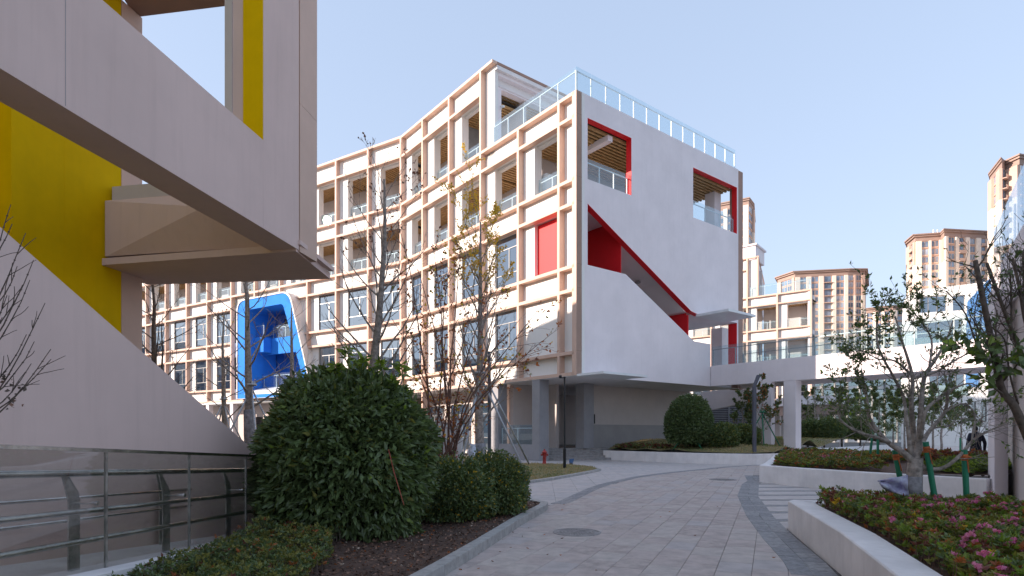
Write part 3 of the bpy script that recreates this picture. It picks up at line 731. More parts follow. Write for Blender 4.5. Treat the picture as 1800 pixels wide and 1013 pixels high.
# wall of the bay cut by the slanted portal side
mb = MB(); sl0 = ob[3]; sl1 = ob[2]
F2.plate(mb, [(10.2, 4.4), (sl0[0]-.02, 4.4), (sl1[0]-.05, 12.2), (sl1[0]-.05, 13.8), (10.2, 13.8)], [], -.60, -.355); mb.build('wall_panel', M['panel'], school)
F2.part('wall_panel', 13.9, 20.6, -.56, -.355, 12.75, 13.83, M['panel'], school)
F2.part('facade_rail', 10.36, 11.0, -.355, -.004, 8.34, 8.5, M['trim'], school); F2.part('facade_rail', 10.36, 11.2, -.355, -.004, 9.49, 9.65, M['trim'], school)
F2.part('facade_rail', 10.36, sl1[0]-.15, -.355, -.004, 12.54, 12.7, M['trim'], school)

# ================================================================== BRIDGE
bs = Vector((11.87, 35.36)); bd = Vector((.602, -.7985)).normalized(); bn = Vector((-bd.y, bd.x))*-1     # bn points to the camera side (left)
BR = Frame(bs, bd, (-.7985, -.602))
bridge = empty('footbridge', (15, 31, 0), 'white footbridge with glass balustrades linking the red-stair block to the building on the right', 'footbridge')
BL = 13.6
BR.part('bridge_side', .02, BL, -.25, 0, 4.25, 5.45, M['white'], bridge)
BR.part('bridge_side', .02, BL, -3.4, -3.15, 4.25, 5.45, M['white'], bridge)
BR.part('bridge_deck', .02, BL, -3.149, -.251, 4.45, 4.75, M['soffit'], bridge)
rail(BR, .05, BL, -.10, 5.45, 1.15, 9, bridge, glass='rail_glass', post_m='alu'); rail(BR, .05, BL, -3.28, 5.45, 1.15, 9, bridge, post_m='alu')
BR.part('bridge_pier', 2.88, 3.81, -.36, -.004, -.1, 4.249, M['white'], bridge)
BR.part('bridge_pier', 4.5, 5.15, -.60, -.02, .2, 4.249, M['white'], bridge)
# sloping white ramp wall below and behind it
rw = empty('ramp_building', (12, 40, 0), 'pale sloping ramp wall with grey louvred screen below, under the footbridge behind the domed tree', 'ramp')
A0, A1 = P(1232, 690, 43), P(1330, 677, 37); B0, B1 = P(1232, 724, 43), P(1330, 704, 37)
q = (A1-A0); q2 = Vector((q.x, q.y)).normalized(); nn = Vector((-q2.y, q2.x))*.3
mb = MB(); mb.hexa([(B0.x, B0.y, B0.z), (B1.x, B1.y, B1.z), (B1.x+nn.x, B1.y+nn.y, B1.z), (B0.x+nn.x, B0.y+nn.y, B0.z), (A0.x, A0.y, A0.z), (A1.x, A1.y, A1.z), (A1.x+nn.x, A1.y+nn.y, A1.z), (A0.x+nn.x, A0.y+nn.y, A0.z)])
mb.build('ramp_parapet', M['white'], rw)
LVf = Frame((P(1225, 700, 44).x, 44), (.62, -.35), (-.35, -.62)); 
LVf.part('screen_wall', 0, 5.0, -.5, -.3, .2, 3.6, M['dark'], rw)
for i in range(24): LVf.part('louvre_blade', 0, 5.0, -.28, -.18, .9+i*.13, .98+i*.13, M['louvre'], rw)
for i in range(3): LVf.part('screen_post', i*2.2, i*2.2+.1, -.17, -.08, .2, 4.2, M['louvre'], rw)

# ================================================================== LEFT BUILDING (foreground)
left = empty('stair_building', (-6, 8, 0), 'near white stair building with bright yellow inner walls, at the left edge', 'building')
YE = 10.5; EX = kx(557)*YE
WN = Vector((1, -.146)).normalized()
WF = Frame((EX, YE), (-.146, -1), (1, -.146))     # a runs from the far edge towards the camera, d towards the path
def wz(px, py, d=0): return WF.az(px, py, d)
zs0 = 4.54; zs1 = wz(300, 105)[1]; zs1 = (wz(180, 0)[1]+wz(463, 247)[1])/2
aP = wz(463, 247)[0]; aT = wz(527, 300)[0]
print('LEFT', zs0, zs1, aP, aT)
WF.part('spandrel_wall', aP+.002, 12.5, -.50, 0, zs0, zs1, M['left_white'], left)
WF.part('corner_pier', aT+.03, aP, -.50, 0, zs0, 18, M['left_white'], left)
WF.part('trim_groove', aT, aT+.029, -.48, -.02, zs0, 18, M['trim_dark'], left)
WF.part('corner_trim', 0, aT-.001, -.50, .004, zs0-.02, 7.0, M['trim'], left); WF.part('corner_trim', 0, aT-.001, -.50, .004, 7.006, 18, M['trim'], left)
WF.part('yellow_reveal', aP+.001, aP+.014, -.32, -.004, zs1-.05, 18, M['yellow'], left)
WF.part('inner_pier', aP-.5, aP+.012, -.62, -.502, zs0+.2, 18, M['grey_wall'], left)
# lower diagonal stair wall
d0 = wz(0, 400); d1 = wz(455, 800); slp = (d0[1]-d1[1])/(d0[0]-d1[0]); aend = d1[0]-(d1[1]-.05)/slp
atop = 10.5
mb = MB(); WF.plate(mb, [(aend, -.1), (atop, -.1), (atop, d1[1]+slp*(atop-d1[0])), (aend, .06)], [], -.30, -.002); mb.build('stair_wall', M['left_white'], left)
# second wall line, yellow
W2 = Frame((-7.3+.146*.48, 11.05+.48), (-.146, -1), (1, -.146))
a213 = W2.az(213, 300)[0]; a20 = W2.az(20, 400)[0]
print('W2', a213, a20)
W2.part('yellow_wall', a213, a20, -.45, 0, -.1, 18, M['yellow'], left)
W2.part('yellow_wall', a20+.002, 13, -.9, -.25, -.1, 18, M['yellow'], left)
W2.part('end_trim', -.02, a213-.002, -.47, .01, -.1, 9.58, M['trim'], left); 
# cross beam high up, between the two walls
mb = MB(); mb.prism([(-7.35, 11.55), (-3.9, 11.0), (-3.6, 8.9), (-6.95, 9.4)], 9.60, 10.6); mb.build('cross_beam', M['trim_dark'], left)
# landing parapet and canopy slab
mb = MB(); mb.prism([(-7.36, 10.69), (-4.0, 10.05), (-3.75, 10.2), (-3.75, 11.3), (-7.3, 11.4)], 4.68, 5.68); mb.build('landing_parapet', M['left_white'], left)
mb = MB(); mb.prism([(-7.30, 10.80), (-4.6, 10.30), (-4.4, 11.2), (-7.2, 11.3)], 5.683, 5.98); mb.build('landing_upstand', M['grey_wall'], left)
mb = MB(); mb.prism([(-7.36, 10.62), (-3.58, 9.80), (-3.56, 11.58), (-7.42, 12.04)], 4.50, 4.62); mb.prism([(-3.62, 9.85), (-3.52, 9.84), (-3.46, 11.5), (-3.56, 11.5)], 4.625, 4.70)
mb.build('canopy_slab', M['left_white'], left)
# faceted stair soffit that folds out of the landing parapet
mb = MB(); V0, V1, V2, V3, V4 = P(186, 451, 10.64), P(357, 364, 9.90), P(476, 433, 9.98), P(186, 353, 10.66), P(500, 330, 9.95)
mb.tri(V0, V2, V1); mb.tri(V0, V1, V3); mb.tri(V3, V1, V4); mb.tri(V1, V2, V4); mb.tri(V0, V3, V4); mb.tri(V0, V4, V2)
mb.build('folded_soffit', M['left_white'], left)
for px in (115,): aa = wz(px, 150)[0]; WF.part('render_joint', aa-.004, aa+.004, .0005, .002, zs0+.02, zs1-.02, M['joint_line'], left)
for px in (): aa = wz(px, 600)[0]; zt_ = d1[1]+slp*(aa-d1[0]); WF.part('render_joint', aa-.004, aa+.004, -.0015, .0002, 0, zt_-.03, M['joint_line'], left)
for px in (113,): aa = W2.az(px, 400)[0]; W2.part('render_joint', aa-.005, aa+.005, .001, .003, 2, 10, M['yellow'], left)
# unseen mass further left, its size and sloped end shaped to throw afternoon shade
body = MB(); body.prism([(-34, -14), (-9.9, -14), (-9.9, 3), (-19, 3.2), (-19, 24.5), (-34, 24.5)], -.1, 15.4); body.hexa([(-34, 24.5, -.1), (-19.001, 24.5, -.1), (-19.001, 28.9, -.1), (-34, 28.9, -.1), (-34, 24.5, 15.7), (-19.001, 24.5, 15.7), (-19.001, 28.9, 13.9), (-34, 28.9, 13.9)]); body.build('unseen_shade_block', M['panel'], left)
for k in range(7):
    for r in range(3):
        mb = MB(); y = 4.6+k*3.3; z = 1.2+r*4.4; mb.box(-19.02, -18.9, y, y+2.2, z, z+2.6); mb.build('window', M['tower_glass'], left)
for r in range(4):
    mb = MB(); mb.box(-19.0, -18.8, 3.3, 27.5, .1+r*4.4, .3+r*4.4); mb.build('facade_rail', M['trim'], left)

west = empty('unseen_west_block', (-92, 40, 0), 'long unseen block added west of the left building to dim window reflections', 'building')  # out of view, added to keep bright low sky out of the window reflections
mb = MB(); mb.box(-104, -88, -40, 130, -.1, 17.5); mb.build('shaft', M['panel'], west)
for k in range(40):
    for r in range(4):
        y = -36+k*4.1; mb = MB(); mb.box(-88, -87.9, y, y+2.8, 1.2+r*4.2, 3.8+r*4.2); mb.build('window', M['tower_glass'], west)
# ---- ramp balustrade in front of it
ramp = empty('ramp_balustrade', (-3.3, 7, 0), 'glass and stainless steel ramp balustrade with bent flat posts beside the white stair wall', 'balustrade')
RX = -3.33
def top(y): return 1.5-(y-4.85)*.056-.164
def bot(y): return .42-(y-4.85)*.085
ys = [2.35, 3.6, 4.85, 6.1, 7.4, 8.7, 10.0]
for a, b in zip(ys[:-1], ys[1:]):
    mb = MB(); a2, b2 = a+.012, b-.012
    mb.hexa([(RX-.006, a2, bot(a2)-.05), (RX+.006, a2, bot(a2)-.05), (RX+.006, b2, bot(b2)-.05), (RX-.006, b2, bot(b2)-.05), (RX-.006, a2, top(a2)), (RX+.006, a2, top(a2)), (RX+.006, b2, top(b2)), (RX-.006, b2, top(b2))])
    mb.build('glass_panel', M['ramp_glass'], ramp)
    mb = MB(); mb.box(RX-.009, RX+.009, b-.011, b+.011, bot(b)-.05, top(b)-.002); mb.build('glass_joint', M['steel_dull'], ramp)
mb = MB(); mb.hexa([(RX-.035, 2.3, top(2.3)), (RX+.035, 2.3, top(2.3)), (RX+.035, 10, top(10)), (RX-.035, 10, top(10)), (RX-.035, 2.3, top(2.3)+.028), (RX+.035, 2.3, top(2.3)+.028), (RX+.035, 10, top(10)+.028), (RX-.035, 10, top(10)+.028)])
mb.build('cap_rail', M['steel'], ramp)
for side_x, sg, rr in ((RX-.14, 1, .026), (RX-.62, -1, .016)):
    hs = (.26, .48, .72) if sg == 1 else (.40, .60)
    for h in hs:
        y0, y1 = 2.3, 10.2
        hh = lambda y: top(y)-h if h != .26 else top(y)-.17
        r_ = rr if h != .26 else .03
        mb = MB(); mb.tube([(side_x, y0, hh(y0)), (side_x, y1, hh(y1))], r_, 10); mb.build('tube_rail', M['steel'], ramp, smooth=True)
    for y in ([3.45, 4.7, 5.95, 7.25, 8.5] if sg == 1 else [3.9, 5.35, 6.7, 8.1]):
        hh = top(y)-.17; mb = MB(); x = side_x; w = .075
        pr = [(y-w, bot(y)-.1), (y+w*.6, bot(y)-.1), (y+w*.6, hh-.20), (y+w*.6-.02, hh-.17), (y-w*1.4, hh), (y-w*1.9, hh), (y-w, hh-.22)]
        i = 0
        mb.v = [(x-.006, p[0], p[1]) for p in pr]+[(x+.006, p[0], p[1]) for p in pr]; n = len(pr)
        tr = geometry.tessellate_polygon([[Vector((p[0], p[1], 0)) for p in pr]])
        mb.f = [tuple(t) for t in tr]+[tuple(n+j for j in t)[::-1] for t in tr]+[(j, (j+1) % n, (j+1) % n+n, j+n) for j in range(n)]; mb.m = [0]*len(mb.f)
        po = mb.build('flat_post', M['steel_dull'], ramp)
        if sg == 1:
            b = MB(); b.tube([(x, y, hh-.24), (RX+.03, y+.02, hh-.24)], .009, 8); b.tube([(RX+.008, y+.02, hh-.24), (RX+.03, y+.02, hh-.24)], .02, 10); b.build('glass_clamp', M['steel'], po)
mb = MB(); mb.hexa([(RX-1.3, 2.3, -.1), (RX+.22, 2.3, -.1), (RX+.22, 10.3, -.1), (RX-1.0, 10.3, -.1), (RX-1.3, 2.3, bot(2.3)-.03), (RX+.22, 2.3, bot(2.3)-.03), (RX+.22, 10.3, bot(10.3)-.03), (RX-1.0, 10.3, bot(10.3)-.03)])
o = mb.build('ramp_slab', M['planter']); structure(o)

# ================================================================== RIGHT BUILDING
right = empty('terrace_building', (12, 13, 0), 'near building at the right edge with glass terrace balustrade and white ground floor post', 'building')
RF = Frame((12.48, 15.4), (-.6635, -1), (-1, .6635))
RF.part('terrace_edge', 0, 11, -.25, 0, 4.25, 5.45, M['white'], right)
RF.part('terrace_floor', 0, 11, -8, -.251, 4.5, 4.8, M['soffit'], right)
for i in range(7): RF.part('glass_panel', i*1.5+.01, i*1.5+1.49, -.056, -.044, 5.40, 6.70, M['blue_glass'] if False else M['rail_glass'], right)
for i in range(8): RF.part('rail_post', i*1.5-.02+.03*(i == 0), i*1.5+.02+.03*(i == 0), -.13, -.09, 5.3, 6.45, M['alu'], right)
mb = MB(); mb.prism([(10.03, 12.3), (10.44, 12.45), (10.8, 13.05), (10.38, 12.9)], -.1, 4.5); mb.build('column', M['white'], right)
mb = MB(); mb.prism([(10.60, 12.5), (7.75, 8.0), (9, 6.5), (16, 8), (19, 22), (13.2, 15.8)], -.1, 4.49); mb.build('ground_floor_wall', M['grey_wall'], right)
RF.part('far_wall', -.001, .25, -7.5, -.26, 4.81, 5.44, M['white'], right)

# ================================================================== SCHOOL BLOCK BEHIND
back = empty('rear_school_block', (30, 75, 0), 'sunlit rear school block with the same beige grid, seen above the footbridge', 'school building')
kb = kx(1427); BB = Frame((kb*68, 68), (-.7809, .6247), (-.6247, -.7809))
cb = [0.0, 3.67, 7.15, 8.1, 11.6, 15.1, 18.6, 22.1]
nb = len(cb)-1
facade(BB, cb, [['W', 'W', 'W'] + ['W']*(nb-3), ['L']*nb, ['L']*nb, ['-', 'B', 'B'] + ['L']*(nb-3)], back, [18.02, 18.02]+[22.9]*(nb-2) if False else [18.02, 22.9 if False else 18.02]+[22.9]*(nb-2), rail_n=2, pier_w=.2)
BB.part('core_wall', 0.3, 6.1, -3.1, -2.9, 0, 17.2, M['grey_wall'], back); BB.part('core_wall', 6.3, 25, -3.1, -2.9, 0, 21.8, M['grey_wall'], back); BR.part('bridge_pier', 2.9, 3.5, -3.3, -2.9, -.1, 4.249, M['white'], bridge)
for z in (8.9, 13.1, 17.2): BB.part('floor_slab', .3, 25, -3, -.57, z, z+.5, M['soffit'], back)
BB.part('floor_slab', 7.3, 25, -6, -.57, 21.9, 22.6, M['soffit'], back)
BBe = Frame((kb*68, 68), (.433, .901), (.901, -.433))
BBe.part('end_wall', .25, 16, -.4, -.002, 3.9, 18.0, M['white'], back); BBe.part('end_panel', 3, 7, .0, .06, 8, 13.5, M['blue'], back)
rail(BB, .1, 6.9, -.12, 18.02, 1.3, 4, back); rail(BBe, .2, 15, -.15, 18.02, 1.3, 6, back)
uf = Frame(BB.p(5.9, 0, 0)[:2], (.433, .901), (.901, -.433))
uf.part('upper_wall', .38, 15, -.5, -.02, 17.6, 22.5, M['white'], back); uf.part('roof_edge', 0, 15, -.3, 0.05, 22.72, 22.9, M['trim'], back)
BB.part('facade_fin', 5.9, 6.1, -.36, 0, 18.03, 22.71, M['trim'], back); BB.part('wall_panel', 6.11, 7.14, -.56, -.36, 18.03, 22.6, M['panel'], back)
BB.part('facade_rail', 6.11, 7.14, -.355, -.003, 22.72, 22.9, M['trim'], back)
BB.part('roof_house', 6.6, 9.5, -5, -1.2, 22.9, 24.6, M['white'], back); BB.part('roof_house_cap', 6.4, 9.7, -5.2, -1.0, 24.6, 24.8, M['white'], back)
# glazed low block between
low = empty('glazed_block', (45, 92, 0), 'distant glazed teaching block with pale green glass behind the footbridge', 'building')
LF = Frame((68, 92), (-1, .06), (-.06, -1))
LF.part('wall', 0, 26, -8, -.5, -.1, 11.0, M['room'], low)
for i in range(14):
    LF.part('mullion', i*1.9, i*1.9+.18, -.3, .05, -.1, 13.0, M['room'], low)
    if i < 13:
        for r in range(3): LF.part('window', i*1.9+.19, i*1.9+1.89, -.25, -.2, .4+r*4.2, 4.0+r*4.2, M['teal_glass'], low)
for r in range(4): LF.part('floor_edge', 0, 26, -.45, -.26, -.1+r*4.2, .4+r*4.2, M['panel'], low)
pav = empty('garden_pavilion', (33, 62, 0), 'low white pavilion with a dark fascia seen through the gap right of the bridge pier', 'pavilion')
PV = Frame((kx(1490)*60, 60), (-1, .05), (-.05, -1))
PV.part('roof_slab', 0, 5.2, -5, .6, 4.3, 5.2, M['white'], pav); PV.part('fascia', .2, 5.0, -4.6, .3, 3.3, 4.29, M['t_roof'], pav)
for a in (.3, 2.6, 4.7): PV.part('column', a, a+.3, -.4, -.1, -.1, 3.29, M['white'], pav)
PV.part('rear_wall', .2, 5.0, -4.4, -4.2, -.1, 3.29, M['grey_wall'], pav)
# big white building at the far right
far = empty('white_building', (38, 45, 0), 'white building with a chamfered roof corner and blue glass bay, behind the bridge', 'building')
FF = Frame((kx(1758)*60, 60), (-1, .50), (-.50, -1))
def fz(px, py): return FF.az(px, py, 0)
def rect(p0, p1, p2=None):
    a0, zt = fz(*p0); a1, zb = fz(*p1); lo, hi = min(a0, a1), max(a0, a1); return [(lo, zb), (hi, zb), (hi, zt), (lo, zt)]
out = [fz(1770, 790), fz(1585, 790), fz(1585, 640), fz(1588, 536), fz(1592, 524), fz(1612, 511), fz(1770, 491)]
H1 = rect((1617, 522), (1664, 547)); H2 = rect((1675, 520), (1697, 545)); H3 = rect((1612, 566), (1692, 607)); H4 = rect((1634, 656), (1696, 692)); H5 = rect((1706, 706), (1716, 742)); H6 = rect((1724, 704), (1735, 742)); H7 = rect((1652, 706), (1662, 742))
mb = MB(); FF.plate(mb, out, [H1, H2, H3, H4, H5, H6, H7], -.5, 0); mb.build('front_wall', M['panel'], far)
FF.part('inner_wall', -1, out[2][0]-1.2, -2.9, -2.7, 0, out[6][1]-1.5, M['room'], far)
for H, n in ((H1, 3), (H2, 1), (H3, 4), (H4, 4), (H5, 1), (H6, 1), (H7, 1)):
    a0, a1 = H[0][0], H[1][0]
    for i in range(n):
        w = (a1-a0)/n; FF.part('window', a0+i*w+.05, a0+(i+1)*w-.05, -.42, -.38, H[0][1]+.05, H[2][1]-.05, M['win_glass'], far)
        FF.part('window_bar', a0+i*w-.03, a0+i*w+.04, -.44, -.30, H[0][1], H[2][1], M['alu'], far)
g = rect((1600, 553), (1698, 562)); 
FF.part('glass_panel', H3[0][0]-.3, H3[1][0]+.4, .10, .14, H3[0][1]-.4, H3[0][1]+1.0, M['teal_glass'], far)
FF.part('glass_panel', H4[0][0]-.1, H4[1][0]+.1, .10, .14, H4[0][1]-.2, H4[0][1]+.9, M['teal_glass'], far)
FF.part('ledge', H3[0][0]-.3, H3[1][0]+.6, .001, .35, H3[0][1]-.75, H3[0][1]-.45, M['panel'], far)
FF.part('ledge', H4[0][0]-.3, H4[1][0]+.6, .001, .35, H4[0][1]-1.6, H4[0][1]-.25, M['panel'], far)
bl = [fz(1698, 600), fz(1741, 600), fz(1741, 488), fz(1733, 496), fz(1700, 531)]
mb = MB(); FF.plate(mb, bl, [], .002, .12); mb.build('blue_bay', M['blue_glass'], far)
bl = rect((1697, 648), (1719, 680)); mb = MB(); FF.plate(mb, bl, [], .002, .12); mb.build('blue_bay', M['blue_glass'], far)
for px in (1711, 1724): a, _ = fz(px, 560); FF.part('blue_bay_bar', a-.04, a+.04, .121, .18, 8.0, 11.6, M['alu_white'], far)

# ================================================================== RESIDENTIAL TOWERS
def tower(label, plan, floors, fh, ztop, facets, brown=3, cap=170, balc=False, loc=None):
    """plan: outline points; facets: (i, [(kind, width fraction)...]) for outline edge i"""
    c = Vector((sum(p[0] for p in plan)/len(plan), sum(p[1] for p in plan)/len(plan)))
    root = empty('apartment_tower', (c.x, c.y, 0), label, 'apartment tower', 'beige and brown apartment towers on the skyline')
    zc = ztop-fh*.9
    mb = MB(); mb.prism(plan, -.1, zc-brown*fh); mb.build('shaft', M['t_beige'], root)
    mb = MB(); mb.prism(plan, zc-brown*fh, zc); mb.build('crown', M['t_brown'], root)
    def scaled(k): return [(c.x+(p[0]-c.x)*k, c.y+(p[1]-c.y)*k) for p in plan]
    mb = MB(); mb.prism(scaled(1.015), zc, zc+fh*.55); mb.prism(scaled(1.055), zc+fh*.55, zc+fh*.75); mb.prism(scaled(1.085), zc+fh*.76, zc+fh*.9); mb.build('cornice', M['t_roof'], root)
    n = 0
    for i, cols_ in facets:
        a, b = Vector(plan[i]), Vector(plan[(i+1) % len(plan)]); t = (b-a).normalized(); L = (b-a).length; nr = Vector((t.y, -t.x))
        if nr.dot(c-a) > 0: nr = -nr
        F = Frame(a, t, nr); tot = sum(w for _, w in cols_); x = 0; pil = MB(); sp = MB(); pil2 = MB()
        for kind, w in cols_:
            w = w/tot*L
            if kind == 'p': F.box(pil, x, x+w, .01, .7, 0, zc-brown*fh-.05); F.box(pil2, x, x+w, .01, .7, zc-brown*fh, zc-.05)
            else:
                for f in range(floors):
                    z1 = zc-.25-f*fh; z0 = z1-fh*.66
                    if kind == 'w':
                        F.part('window', x+.08*w, x+.92*w, .02, .10, z0, z1, M[random.choice(['tower_glass', 'tower_glass', 'tower_glass2'])], root); n += 1
                        F.box(sp, x+.47*w, x+.53*w, .11, .16, z0, z1)
                        F.box(sp, x+.08*w, x+.92*w, .02, .25, z0-fh*.20, z0-.12)
                    else:
                        F.box(sp, x, x+w, .02, 1.0, z1-fh+.1, z1-fh+.32); F.box(sp, x, x+w, .95, 1.0, z1-fh+.35, z1-fh+1.25) if balc else None
                        F.part('window', x+.15*w, x+.85*w, .02, .08, z0-.4, z1, M['tower_glass'], root); n += 1
            x += w
        if pil.f: pil.build('pilaster', M['t_beige'], root, kind='stuff'); pil2.build('crown_pilaster', M['t_beige'] if len(cols_) > 4 else M['t_brown'], root, kind='stuff')
        if sp.f: sp.build('floor_band', M['t_brown'], root, kind='stuff')
    return root
def pl(*a): return [(kx(px)*Y, Y) for px, Y in a]
S = [('p', .7), ('w', 1.5)]
tower('broad beige apartment tower behind the white building, with antennas on its roof', pl((1596, 236), (1610, 228), (1654, 226), (1660, 222), (1775, 226), (1790, 260), (1610, 262)), 17, 3.0, 77.6,
      [(0, [('p', 1), ('b', 1), ('p', .4)]), (1, [('p', 1), ('w', 1.5), ('p', .4), ('w', 1.6), ('p', .4)]), (3, [('p', .5), ('w', 1.5), ('p', .6), ('b', 1.3), ('p', .8), ('w', 1.3), ('p', .9), ('b', 1.2), ('p', .7), ('w', 1.5), ('p', .8), ('b', 1.2), ('p', .6)])], balc=True)
tower('beige apartment tower with stepped brown roof left of the gap in the skyline', pl((1368, 276), (1398, 266), (1490, 262), (1519, 262), (1522, 290), (1380, 300)), 17, 3.0, 73.8,
      [(0, [('p', 1), ('w', 1.4), ('w', 1.4), ('p', .6)]), (1, [('p', .8), ('w', 1.2), ('p', .8), ('w', 1.4), ('p', .8), ('b', 1.6), ('p', .6), ('w', 1.5), ('p', .6)]), (2, [('w', 1.5), ('p', .5), ('w', 1.5), ('p', .8)])])
tower('tallest apartment tower, cut by the right edge of the photo', pl((1741, 180), (1762, 170), (1768, 172), (1792, 168), (1850, 172), (1860, 200), (1760, 210)), 22, 3.0, 80.2,
      [(0, [('p', 1), ('w', 1.1), ('p', .9)]), (1, [('b', 1)]), (2, [('p', 1), ('p', 1)]), (3, [('w', 1), ('p', 1), ('w', 1)])], balc=True)
tower('narrow brown-topped tower peeping out behind the end of the red-stair block', pl((1262, 232), (1316, 226), (1324, 232), (1326, 250), (1262, 250)), 20, 3.0, 91,
      [(0, [('w', 1.2), ('p', .8), ('w', 1.2), ('p', .8), ('w', 1.2), ('p', 1)]), (1, [('w', 1), ('p', .4)])])
tower('lower beige tower just visible above the trees in the skyline gap', pl((1520, 330), (1570, 322), (1640, 322), (1640, 350), (1520, 350)), 12, 3.0, 70.5,
      [(0, [('p', .5), ('w', 1.2), ('p', .6), ('w', 1.2), ('p', .6), ('w', 1.2), ('p', .5)]), (1, [('p', .5), ('w', 1.2), ('p', .6), ('w', 1.2), ('p', .6), ('w', 1.2), ('p', .5)])])
for px in (1641, 1648, 1657, 1660):
    mb = MB(); q = P(px, 408, 232); mb.tube([(q.x, q.y, 76.5), (q.x, q.y, 81.0)], .12, 6); mb.tube([(q.x, q.y, 78.6), (q.x, q.y, 80.8)], .35, 6)
    o = mb.build('roof_antenna', M['alu_white']); setp(o, {1641: 'leftmost white antenna on the roof of the broad beige tower', 1648: 'second white antenna from the left on the broad beige tower', 1657: 'third white antenna from the left on the broad beige tower', 1660: 'rightmost white antenna on the roof of the broad beige tower'}[px], 'antenna', 'antennas on the broad tower roof')
# ================================================================== VEGETATION
def rdir(d, spread):
    v = Vector(d).normalized(); r = Vector((random.gauss(0, 1), random.gauss(0, 1), random.gauss(0, 1))); r -= v*r.dot(v); r.normalize()
    return (v*math.cos(spread)+r*math.sin(spread)).normalized()
def curve(p, d, L, r0, r1, n=5, lift=.25, wob=.12):
    pts = [Vector(p)]; rs = [r0]; d = Vector(d).normalized()
    for i in range(n):
        d = (d+Vector((random.gauss(0, wob), random.gauss(0, wob), random.gauss(0, wob)+lift/n))).normalized()
        pts.append(pts[-1]+d*L/n); rs.append(r0+(r1-r0)*(i+1)/n)
    return pts, rs
def branch(mb, p, d, L, r, depth, tips, kids=(4, 3), lift=.3, wob=.12, spread=.75, rmin=.003, shrink=.5):
    pts, rs = curve(p, d, L, r, max(rmin, r*.3), 5 if depth else 4, lift, wob)
    mb.tube(pts, rs, 6 if r > .03 else (5 if r > .012 else 3), caps=False)
    if depth == 0: tips.append((pts[-1], (pts[-1]-pts[-2]).normalized(), pts)); return
    k = kids[min(len(kids)-1, len(kids)-depth)] if depth <= len(kids) else kids[0]
    for j in range(k):
        t = random.uniform(.25, .98); f = t*(len(pts)-1); i = min(int(f), len(pts)-2); q = pts[i].lerp(pts[i+1], f-i)
        dd = (pts[i+1]-pts[i]).normalized()
        branch(mb, q, rdir(dd, random.uniform(.4, spread)), L*random.uniform(shrink*.7, shrink*1.15)*(1.15-.5*t), max(rmin, rs[i]*.55), depth-1, tips, kids, lift, wob, spread, rmin, shrink)
    tips.append((pts[-1], (pts[-1]-pts[-2]).normalized(), pts))
def leaves_on(tips, n, L, Wd, mats, w, name, parent, filt=None, reach=.9, droop=0):
    T = [t for t in tips if filt is None or filt(t[0])]
    if not T or n < 1: return
    pos = []; dr = []
    for _ in range(n):
        t = random.choice(T); pts = t[2]; f = (1-random.random()**1.5*reach)*(len(pts)-1); i = min(int(f), len(pts)-2)
        q = pts[i].lerp(pts[i+1], f-i); pos.append((q.x, q.y, q.z)); v = rdir(t[1], random.uniform(.4, 1.5)); dr.append((v.x, v.y, v.z-droop))
    o = link(name, leaf_mesh(name, pos, L, Wd, mats, w, np.array(dr)), parent); return o
def leader_tree(label, x, y, z0, H, r, nprim, leafn, bark='bark', lo=.28, spread=.75, plen=.30, wrap=0, lean=(0, 0), leafmats=('leaf_e', 'leaf_d'), topleaf=.75, group='bare young trees along the lawn', kids=(4, 3), leafzone=None):
    root = empty('bare_tree', (x, y, z0), label, 'tree', group)
    n = 9; pts = [Vector((x+lean[0]*(i/n)+random.gauss(0, .025)*(i > 0), y+lean[1]*(i/n), z0-.1+H*i/n)) for i in range(n+1)]; rs = [r*(1-.86*(i/n)**1.1) for i in range(n+1)]
    mb = MB(); mb.tube(pts, rs, 10); mb.build('trunk', M[bark], root, smooth=True)
    if wrap: mb = MB(); mb.tube([pts[0], pts[0].lerp(pts[-1], wrap*.33), pts[0].lerp(pts[-1], wrap*.66), pts[0].lerp(pts[-1], wrap)], [r*1.16, r*1.10, r*1.15, r*1.05], 12); mb.build('trunk_wrap', M['wrap'], root, smooth=True)
    mb = MB(); tips = []
    for k in range(nprim):
        t = lo+(1-lo)*(k+random.random()*.6)/nprim; f = t*n; i = min(int(f), n-1); q = pts[i].lerp(pts[i+1], f-i)
        az = k*2.4+random.uniform(-.4, .4); el = spread+random.uniform(-.15, .25)
        d = Vector((math.cos(az)*math.cos(el), math.sin(az)*math.cos(el), math.sin(el)))
        branch(mb, q, d, H*plen*(1.15-topleaf*t)*random.uniform(.75, 1.2), max(.006, rs[i]*.28), 2, tips, kids, .35, .10, .7)
    mb.build('branches', M[bark], root, smooth=True)
    if leafn: leaves_on(tips, leafn, .075, .045, [M[m] for m in leafmats], None, 'foliage', root, filt=leafzone)
    return root, tips

